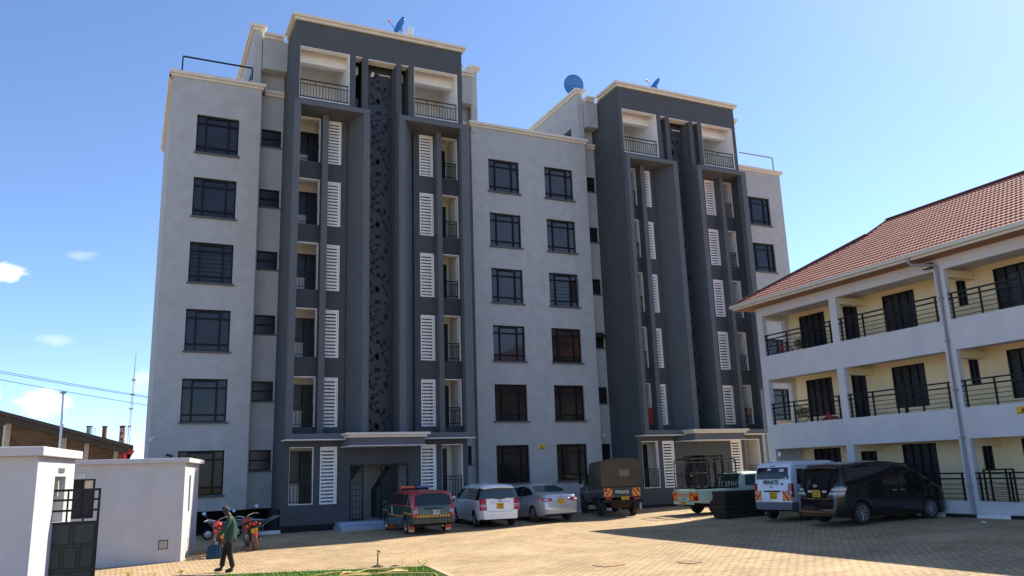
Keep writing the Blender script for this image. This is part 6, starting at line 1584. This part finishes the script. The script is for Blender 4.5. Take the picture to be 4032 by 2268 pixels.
# ------------------------------------------------------------------ motorcycles
def motorcycle(loc, az, lb, lean, dusty):
    root = thing('motorcycle', lb, 'motorcycle', loc, heading(az), 'motorcycles parked by the gatehouse'); root.rotation_euler = (R(lean), 0, heading(az))
    tyre = M['mud'] if dusty else M['rubber']
    for x, w in ((-.64, .055), (.66, .045)):
        m = MB(); m.lathe([(.24, -w), (.275, -w * 1.05), (.305, -w * .6), (.312, 0), (.305, w * .6), (.275, w * 1.05), (.24, w), (.24, -w)], 30, (0, 0, 0), 'Y'); t = m.build('wheel', tyre, root, smooth=40); t.location = (x, 0, .312)
        m = MB(); m.lathe([(.245, -.02), (.225, -.025), (.225, .025), (.245, .02)], 30, (0, 0, 0), 'Y'); m.lathe([(.001, -.07), (.05, -.06), (.06, 0), (.05, .06), (.001, .07)], 14, (0, 0, 0), 'Y')
        for k in range(14):
            th = 2 * PI * k / 14; m.tube([(.05 * math.cos(th), .03 * (-1) ** k, .05 * math.sin(th)), (.232 * math.cos(th + .3), 0, .232 * math.sin(th + .3))], .004, 4)
        m.build('rim', M['rim'], t, fix=False)
    m = MB(); m.tube([(.48, 0, .92), (.05, 0, .80), (-.55, 0, .72), (-.80, 0, .78)], .022, 8); m.tube([(.45, 0, .86), (.22, 0, .32), (-.25, 0, .30), (-.30, 0, .70)], .022, 8)
    for s in (-1, 1): m.tube([(-.64, s * .10, .312), (-.28, s * .10, .34)], .022, 8); m.tube([(-.62, s * .12, .34), (-.52, s * .12, .70)], .026, 8)
    m.build('frame', M['blackm'], root)
    m = MB(); m.box(-.20, .22, -.13, .13, .28, .50); m.lathe([(.10, -.16), (.12, -.12), (.12, .12), (.10, .16)], 16, (.0, 0, .38), 'Y'); m.tube([(.10, 0, .48), (.17, 0, .72)], .08, 12)
    for k in range(6): m.tube([(.105 + .011 * k, 0, .50 + .035 * k), (.108 + .011 * k, 0, .505 + .035 * k)], .105, 14)
    m.build('engine', M['steel'], root)
    m = MB(); m.tube([(.20, -.1, .42), (.30, -.13, .22), (.05, -.15, .20), (-.3, -.16, .28), (-.80, -.17, .36)], [.02, .022, .025, .04, .045], 10); m.disc((-.802, -.17, .36), .045, 'X', 12, 1); m.build('exhaust', [M['steel'], M['under']], root)
    skin_mesh('fuel_tank', {'a': (.42, 0, .90, (.08, .07)), 'b': (.25, 0, .93, (.14, .10)), 'c': (.02, 0, .87, (.10, .07))}, chain('b', 'a') + chain('b', 'c'), M['mred'], root)
    m = MB(); m.grid(lambda u, v: (-.02 - .72 * u, (.13 + .02 * math.sin(PI * u)) * (2 * v - 1), .86 - .04 * math.sin(PI * u) + .06 * u - .03 * (2 * v - 1) ** 2), 10, 6); st = m.build('seat', M['blackm'], root, smooth=60); q = st.modifiers.new('t', 'SOLIDIFY'); q.thickness = .07
    m = MB()
    for s in (-1, 1): m.prism([(-.05, s * .13, .62), (-.45, s * .13, .66), (-.88, s * .11, .84), (-.80, s * .11, .90), (-.20, s * .13, .80)], (0, -s * .03, 0)); m.prism([(.05, s * .15, .55), (-.18, s * .15, .56), (-.15, s * .15, .74), (.02, s * .15, .76)], (0, -s * .03, 0)); m.prism([(.50, s * .13, .62), (.22, s * .14, .66), (.22, s * .14, .86), (.46, s * .13, .88)], (0, -s * .03, 0))
    m.grid(lambda u, v: (-.64 + .36 * math.cos(R(60 + 95 * u)), .075 * (2 * v - 1), .312 + .36 * math.sin(R(60 + 95 * u)) - .02 * (2 * v - 1) ** 2), 12, 4); m.grid(lambda u, v: (.66 + .35 * math.cos(R(30 + 110 * u)), .065 * (2 * v - 1), .312 + .35 * math.sin(R(30 + 110 * u)) - .02 * (2 * v - 1) ** 2), 12, 4)
    m.build('fairing', M['mred'], root, fix=False)
    m = MB()
    for s in (-1, 1): m.tube([(.66, s * .085, .312), (.50, s * .085, .80), (.44, s * .085, .98)], .022, 8); m.tube([(.46, s * .03, 1.0), (.42, s * .12, 1.05), (.34, s * .26, 1.09), (.24, s * .37, 1.07)], .013, 8); m.tube([(.33, s * .28, 1.09), (.22, s * .39, 1.07)], .020, 8)
    m.build('handlebar', M['chrome'], root)
    m = MB(); m.lathe([(.001, .56), (.06, .57), (.085, .66), (.085, .68)], 16, (0, 0, .93), 'X'); m.disc((.675, 0, .93), .08, 'X', 16, 1); m.build('headlamp', [M['blackm'], M['clear_lens']], root)
    for s in (-1, 1):
        m = MB(); m.tube([(.34, s * .25, 1.09), (.32, s * .33, 1.24), (.31, s * .36, 1.27)], .007, 6, 0)
        m.lathe([(.001, -.014), (.055, -.012), (.062, 0), (.055, .004)], 16, (.30, s * .37, 1.31), 'X', 0); m.poly([(.282 + .5 * .055 * math.sin(2 * PI * q / 16) - .02, s * .37 + .058 * math.cos(2 * PI * q / 16), 1.31 + .05 * math.sin(2 * PI * q / 16)) for q in range(16)], 1)
        m.build('wing_mirror', [M['blackm'], M['mirror']], root, fix=False)
        m = MB(); m.tube([(-.80, s * .10, .80), (-.80, s * .17, .80)], .010, 6, 1); m.lathe([(.001, -.04), (.03, -.03), (.035, .01), (.02, .03)], 10, (-.80, s * .20, .80), 'X', 0); m.build('indicator', [M['amber_lens'], M['blackm']], root)
    m = MB(); m.box(-.92, -.86, -.06, .06, .80, .87); m.build('tail_light', M['red_lens'], root, bevel=.01)
    m = MB(); m.prism([(-.935, -.10, .70), (-.935, .10, .70), (-.92, .10, .56), (-.92, -.10, .56)], (.008, 0, 0)); p = m.build('number_plate', M['plate'], root)
    m = MB(); text_mb(m, 'KM', (-.938, 0, .665), (0, -1, 0), (-.1, 0, 1), .045); text_mb(m, '418B', (-.932, 0, .60), (0, -1, 0), (-.1, 0, 1), .045); m.build('lettering', M['ink'], p, fix=False)
    m = MB(); m.tube([(-.05, .12, .30), (-.14, .30, .02)], .012, 6); m.tube([(.1, -.12, .32), (.1, -.26, .32)], .014, 6); m.tube([(.1, .12, .32), (.1, .26, .32)], .014, 6); m.tube([(-.32, -.12, .40), (-.32, -.24, .40)], .012, 6); m.build('foot_pegs', M['blackm'], root)
    m = MB(); m.prism([(-.33, -.16, .34), (-.66, -.17, .40), (-.62, -.17, .28), (-.30, -.16, .22)], (0, -.06, 0)); m.build('heel_guard', M['mred'], root)
motorcycle(gxy(3.97, 28.85), -3, 'dusty red motorcycle seen from behind with its rear wheel caked in mud', -9, True)
motorcycle(gxy(2.93, 27.75), -2, 'red motorcycle half hidden behind the walking man and his bag', -8, False)

def barrow(loc, rz, lb):
    root = thing('wheelbarrow', lb, 'wheelbarrow', loc, rz, 'wheelbarrows under the block')
    m = MB(); m.lathe([(.13, -.04), (.18, -.042), (.2, 0), (.18, .042), (.13, .04), (.13, -.04)], 24, (0, 0, 0), 'Y'); w = m.build('wheel', M['rubber'], root, smooth=40); w.location = (-.62, 0, .20)
    m = MB(); m.lathe([(.001, -.045), (.128, -.03), (.128, .03), (.001, .045)], 20, (0, 0, 0), 'Y'); m.build('rim', M['steel'], w, smooth=40)
    m = MB(); B0 = [(-.40, -.2, .38), (.22, -.2, .36), (.22, .2, .36), (-.40, .2, .38)]; T0 = [(-.66, -.32, .66), (.42, -.32, .60), (.42, .32, .60), (-.66, .32, .66)]
    i = len(m.v); m.v += B0 + T0
    m.face([i, i + 1, i + 2, i + 3])
    for q in range(4): m.face([i + q, i + (q + 1) % 4, i + 4 + (q + 1) % 4, i + 4 + q])
    t = m.build('tray', M['barrow'], root, fix=False); q = t.modifiers.new('t', 'SOLIDIFY'); q.thickness = .012
    m = MB(); m.tube(T0 + [T0[0]], .016, 6)
    for s in (-1, 1): m.tube([(-.62, s * .06, .20), (-.2, s * .2, .34), (.25, s * .24, .36), (.55, s * .27, .55), (.92, s * .28, .72)], .017, 8); m.tube([(.05, s * .22, .35), (.16, s * .24, .0), (.30, s * .24, .0), (.34, s * .24, .40)], .014, 6)
    m.build('frame', M['steel'], root)
    m = MB()
    for s in (-1, 1): m.tube([(.82, s * .278, .672), (.95, s * .282, .735)], .023, 8)
    m.build('grip', M['concrete'], root)
barrow(gxy(3.62, 33.5), R(2), 'grey wheelbarrow in the dark undercroft, left of the walking man')
barrow(gxy(4.72, 34.2), R(5), 'grey wheelbarrow with raised handles in the dark undercroft, right of the red motorcycles')

# ------------------------------------------------------------------ flower bed things
t = thing('garden_tap', 'green pipe standpipe with rusty brass tap at the edge of the lawn', 'tap', gxy(5.97, 20.92))
m = MB(); m.tube([(0, 0, .05), (.005, 0, .33)], .018, 10); m.build('riser', M['greenpipe'], t)
m = MB(); m.tube([(.005, 0, .33), (.005, 0, .39), (.05, 0, .40), (.06, 0, .37)], .020, 8); m.bar((-.03, 0, .42), (.04, 0, .42), .02); m.tube([(0, 0, .0), (0, 0, .10)], .024, 8); m.build('tap_head', M['rust'], t)
m = MB(); rnd = random.Random(9)
m.grid(lambda u, v: (.19 * v * math.cos(2 * PI * u) * (1 + .15 * math.sin(5 * 2 * PI * u)), .19 * v * math.sin(2 * PI * u), .09 * (1 - v) ** .8 + .012 * math.sin(9 * u * 2 * PI) * v * (1 - v)), 20, 6)
m.grid(lambda u, v: (.45 + .16 * v * math.cos(2 * PI * u), -.02 + .10 * v * math.sin(2 * PI * u), .045 * (1 - v) + .012 * math.sin(7 * u * 2 * PI) * v * (1 - v)), 16, 4)
o = m.build('mud_heap', M['soil'], smooth=70); o.location = gxy(5.97, 20.92, .005); tag(o, 'small heap of dark wet soil around the garden tap', 'soil')
def hosepts(c, r0, turns, ph, n=90, sq=.55):
    P = []
    for k in range(n + 1):
        t = k / n; a = ph + 2 * PI * turns * t; rr = r0 * (1 + .22 * math.sin(3.1 * a + ph) * .5 - .25 * t)
        x, y = c[0] + rr * math.cos(a) * 1.15, c[1] + rr * sq * math.sin(a); P.append(gxy(x, y, .055 + .02 * math.sin(5 * a) + .012 * turns * t))
    return P
m = MB(); P = [gxy(4.2, 20.1, .05), gxy(4.7, 20.2, .07), gxy(5.05, 20.1, .06)] + hosepts((5.45, 19.55), .72, 3.2, 2.4) + [gxy(6.1, 18.9, .06), gxy(6.6, 18.4, .05), gxy(6.4, 17.6, .05), gxy(5.6, 16.5, .05)]
m.tube(P, .017, 8)
tag(m.build('garden_hose', M['hose'], smooth=60), 'yellow garden hose coiled loosely on the lawn', 'hose')
def weed(x, y, h, lb, seed, nst=3):
    rnd = random.Random(seed); root = thing('flowering_plant', lb, 'plant', gxy(x, y, .01), 0, 'yellow plants along the bed edge')
    m = MB(); lf = MB()
    for k in range(nst):
        a = rnd.uniform(0, 6.3); l = rnd.uniform(.05, .14); hh = h * rnd.uniform(.7, 1); P = [(0, 0, -.02), (l * .4 * math.cos(a), l * .4 * math.sin(a), hh * .55), (l * math.cos(a), l * math.sin(a), hh)]
        m.tube(P, .005, 5)
        for q in range(9):
            t = rnd.uniform(.2, 1); b = rnd.uniform(0, 6.3); p = Vector(P[1]).lerp(Vector(P[2]), t); d = Vector((math.cos(b), math.sin(b), rnd.uniform(.1, .8))).normalized(); s = d.cross(Vector((0, 0, 1))).normalized(); L = rnd.uniform(.03, .06)
            lf.poly([p, p + d * L * .5 + s * L * .28, p + d * L, p + d * L * .5 - s * L * .28], 0 if q < 5 else 1)
    m.build('stem', M['leafy'], root); lf.build('leaves', [M['leafy'], M['flower']], root, fix=False)
weed(6.45, 20.45, .24, 'single spindly yellow weed just right of the garden tap', 1, 1); weed(6.86, 20.05, .20, 'spreading yellow weed near the corner of the lawn', 2, 5)
weed(1.47, 23.05, .14, 'low yellow flowering plant nearest the walking man in the bed edge', 3, 6); weed(.87, 23.4, .10, 'tiny yellow flowering plant in the middle of the three by the gatehouse', 4, 4); weed(.27, 23.7, .15, 'bushy yellow flowering plant nearest the black gate', 5, 6)
# drain covers, litter, twigs
for x, y, w, d, rz, lb in ((10.55, 17.25, .62, .5, .2, 'square paved drain cover nearer the lawn, in the sunny yard'), (12.2, 16.3, .42, .42, .1, 'small drain cover with rusty rim out in the sunny yard')):
    c = thing('drain_cover', lb, 'drain cover', gxy(x, y, .003), rz, 'drain covers in the yard')
    m = MB()
    for q in ((-w/2, w/2, -d/2, -d/2 + .025), (-w/2, w/2, d/2 - .025, d/2), (-w/2, -w/2 + .025, -d/2 + .025, d/2 - .025), (w/2 - .025, w/2, -d/2 + .025, d/2 - .025)): m.box(*q, 0, .010)
    m.build('rim', M['rust'], c); m = MB(); m.box(-w/2 + .026, w/2 - .026, -d/2 + .026, d/2 - .026, 0, .008); m.build('lid', M['paver'], c)
m = MB(); m.grid(lambda u, v: (.10 * (u - .5), .16 * (v - .5), .03 * math.sin(PI * u) + .02 * v), 4, 4); o = m.build('litter', M['paper'], smooth=60); q = o.modifiers.new('t', 'SOLIDIFY'); q.thickness = .004; o.location = gxy(23.8, 17.0, .012); tag(o, 'scrap of white paper on the shaded paving by the kerb', 'litter')
m = MB(); m.tube([(0, 0, .02), (.18, .05, .05), (.4, .02, .03)], [.02, .03, .02], 6); m.tube([(.12, .03, .04), (.3, .14, .03)], .016, 5); o = m.build('stone', M['soil']); o.location = gxy(25.1, 19.0, .0); tag(o, 'dark clod lying on the paving in front of the minivan wheel', 'stone')
SKY_STRENGTH, SUN_STRENGTH, EXPOSURE = .090, 3.2, 1.47
TINT = (.92, .97, 1.03)
CLOUDS = [((-.124, .967, .222), .026, .015, 3), ((-.056, .968, .246), .022, .008, .6), ((-.075, .985, .154), .022, .009, .5), ((-.084, .992, .088), .034, .020, 3), ((.012, .994, .112), .018, .020, 1.0), ((-.130, .988, .098), .014, .016, 1.6)]
CLOUDCOL = (7.0, 7.1, 7.2)
# ------------------------------------------------------------------ sun, sky, camera
SUN = Vector((1.03, .27, 1.0)).normalized()          # towards the sun
el = math.asin(SUN.z); azim = math.atan2(SUN.x, SUN.y)   # azimuth from +y towards +x
w = bpy.data.worlds.new('World'); scene.world = w; w.use_nodes = True
nt = w.node_tree; N = nt.nodes; L = nt.links
bg = N['Background']; bg.inputs['Strength'].default_value = SKY_STRENGTH
sky = N.new('ShaderNodeTexSky'); sky.sky_type = 'NISHITA'; sky.sun_disc = False
sky.sun_elevation = el; sky.sun_rotation = azim; sky.altitude = 1600; sky.air_density = .85; sky.dust_density = 1.0; sky.ozone_density = 3.0
# small cumulus low on the left: noise shaped, held to patches of the sky
tc = N.new('ShaderNodeTexCoord')
def node(t, **k):
    n = N.new(t)
    for a, b in k.items(): setattr(n, a, b)
    return n
nz = node('ShaderNodeTexNoise'); nz.inputs['Scale'].default_value = 30; nz.inputs['Detail'].default_value = 9; nz.inputs['Roughness'].default_value = .58
mp = node('ShaderNodeMapping'); mp.inputs['Scale'].default_value = (1, 1, 2.0); L.new(tc.outputs['Generated'], mp.inputs[0]); L.new(mp.outputs[0], nz.inputs['Vector'])
total = None
for (d, sx, sz, gain) in CLOUDS:
    d = Vector(d).normalized()
    rt = Vector((d.y, -d.x, 0)).normalized(); up = rt.cross(d).normalized()
    def dot(v):
        n = node('ShaderNodeVectorMath', operation='DOT_PRODUCT'); L.new(tc.outputs['Generated'], n.inputs[0]); n.inputs[1].default_value = v; return n.outputs['Value']
    def math_(op, a, b=None):
        n = node('ShaderNodeMath', operation=op)
        for i, q in enumerate((a, b)):
            if q is None: continue
            if isinstance(q, (int, float)): n.inputs[i].default_value = q
            else: L.new(q, n.inputs[i])
        return n.outputs[0]
    a = math_('DIVIDE', dot(rt), sx); b = math_('DIVIDE', dot(up), sz); f = dot(d)
    r2 = math_('ADD', math_('MULTIPLY', a, a), math_('MULTIPLY', b, b))
    msk = math_('MAXIMUM', math_('SUBTRACT', 1.0, r2), 0.0); msk = math_('MULTIPLY', msk, math_('GREATER_THAN', f, 0.0))
    dens = math_('MULTIPLY', math_('MAXIMUM', math_('SUBTRACT', math_('ADD', nz.outputs['Fac'], math_('MULTIPLY', msk, .42)), .66), 0.0), gain)
    dens = math_('MULTIPLY', dens, math_('MINIMUM', math_('MULTIPLY', msk, 4.0), 1.0))
    total = dens if total is None else math_('ADD', total, dens)
cl = node('ShaderNodeClamp'); L.new(total, cl.inputs[0]); cl.inputs[2].default_value = .92
tint = node('ShaderNodeMix', data_type='RGBA', blend_type='MULTIPLY'); tint.inputs[0].default_value = 1; L.new(sky.outputs[0], tint.inputs[6]); tint.inputs[7].default_value = (*TINT, 1)
mx_ = node('ShaderNodeMix', data_type='RGBA'); L.new(cl.outputs[0], mx_.inputs[0]); L.new(tint.outputs[2], mx_.inputs[6]); mx_.inputs[7].default_value = (*CLOUDCOL, 1)
L.new(mx_.outputs[2], bg.inputs['Color'])
ld = bpy.data.lights.new('sun', 'SUN'); ld.energy = SUN_STRENGTH; ld.angle = R(.5); ld.color = (1, .91, .78)
lo = bpy.data.objects.new('sun', ld); COL.objects.link(lo); lo.rotation_euler = SUN.to_track_quat('Z', 'Y').to_euler()
cam = bpy.data.cameras.new('camera'); co = bpy.data.objects.new('camera', cam); COL.objects.link(co)
cam.sensor_width = 36; cam.lens = 36 * 3172.57 / 4032; cam.clip_end = 5000; cam.clip_start = .1
y_, p_, r_ = R(25.56910964), R(12.81600031), R(-1.94864184)
f = Vector((math.sin(y_) * math.cos(p_), math.cos(y_) * math.cos(p_), math.sin(p_))); rt = Vector((math.cos(y_), -math.sin(y_), 0)); up = rt.cross(f)
rt2 = math.cos(r_) * rt + math.sin(r_) * up; up2 = -math.sin(r_) * rt + math.cos(r_) * up
Mx = Matrix((rt2, up2, -f)).transposed().to_4x4(); co.matrix_world = Mx
scene.camera = co
scene.view_settings.view_transform = 'Standard'; scene.view_settings.look = 'None'; scene.view_settings.gamma = 1; scene.view_settings.exposure = EXPOSURE
try: scene.view_settings.use_curve_mapping = False
except Exception: pass
scene.cycles.max_bounces = 8; scene.cycles.diffuse_bounces = 4; scene.cycles.glossy_bounces = 4
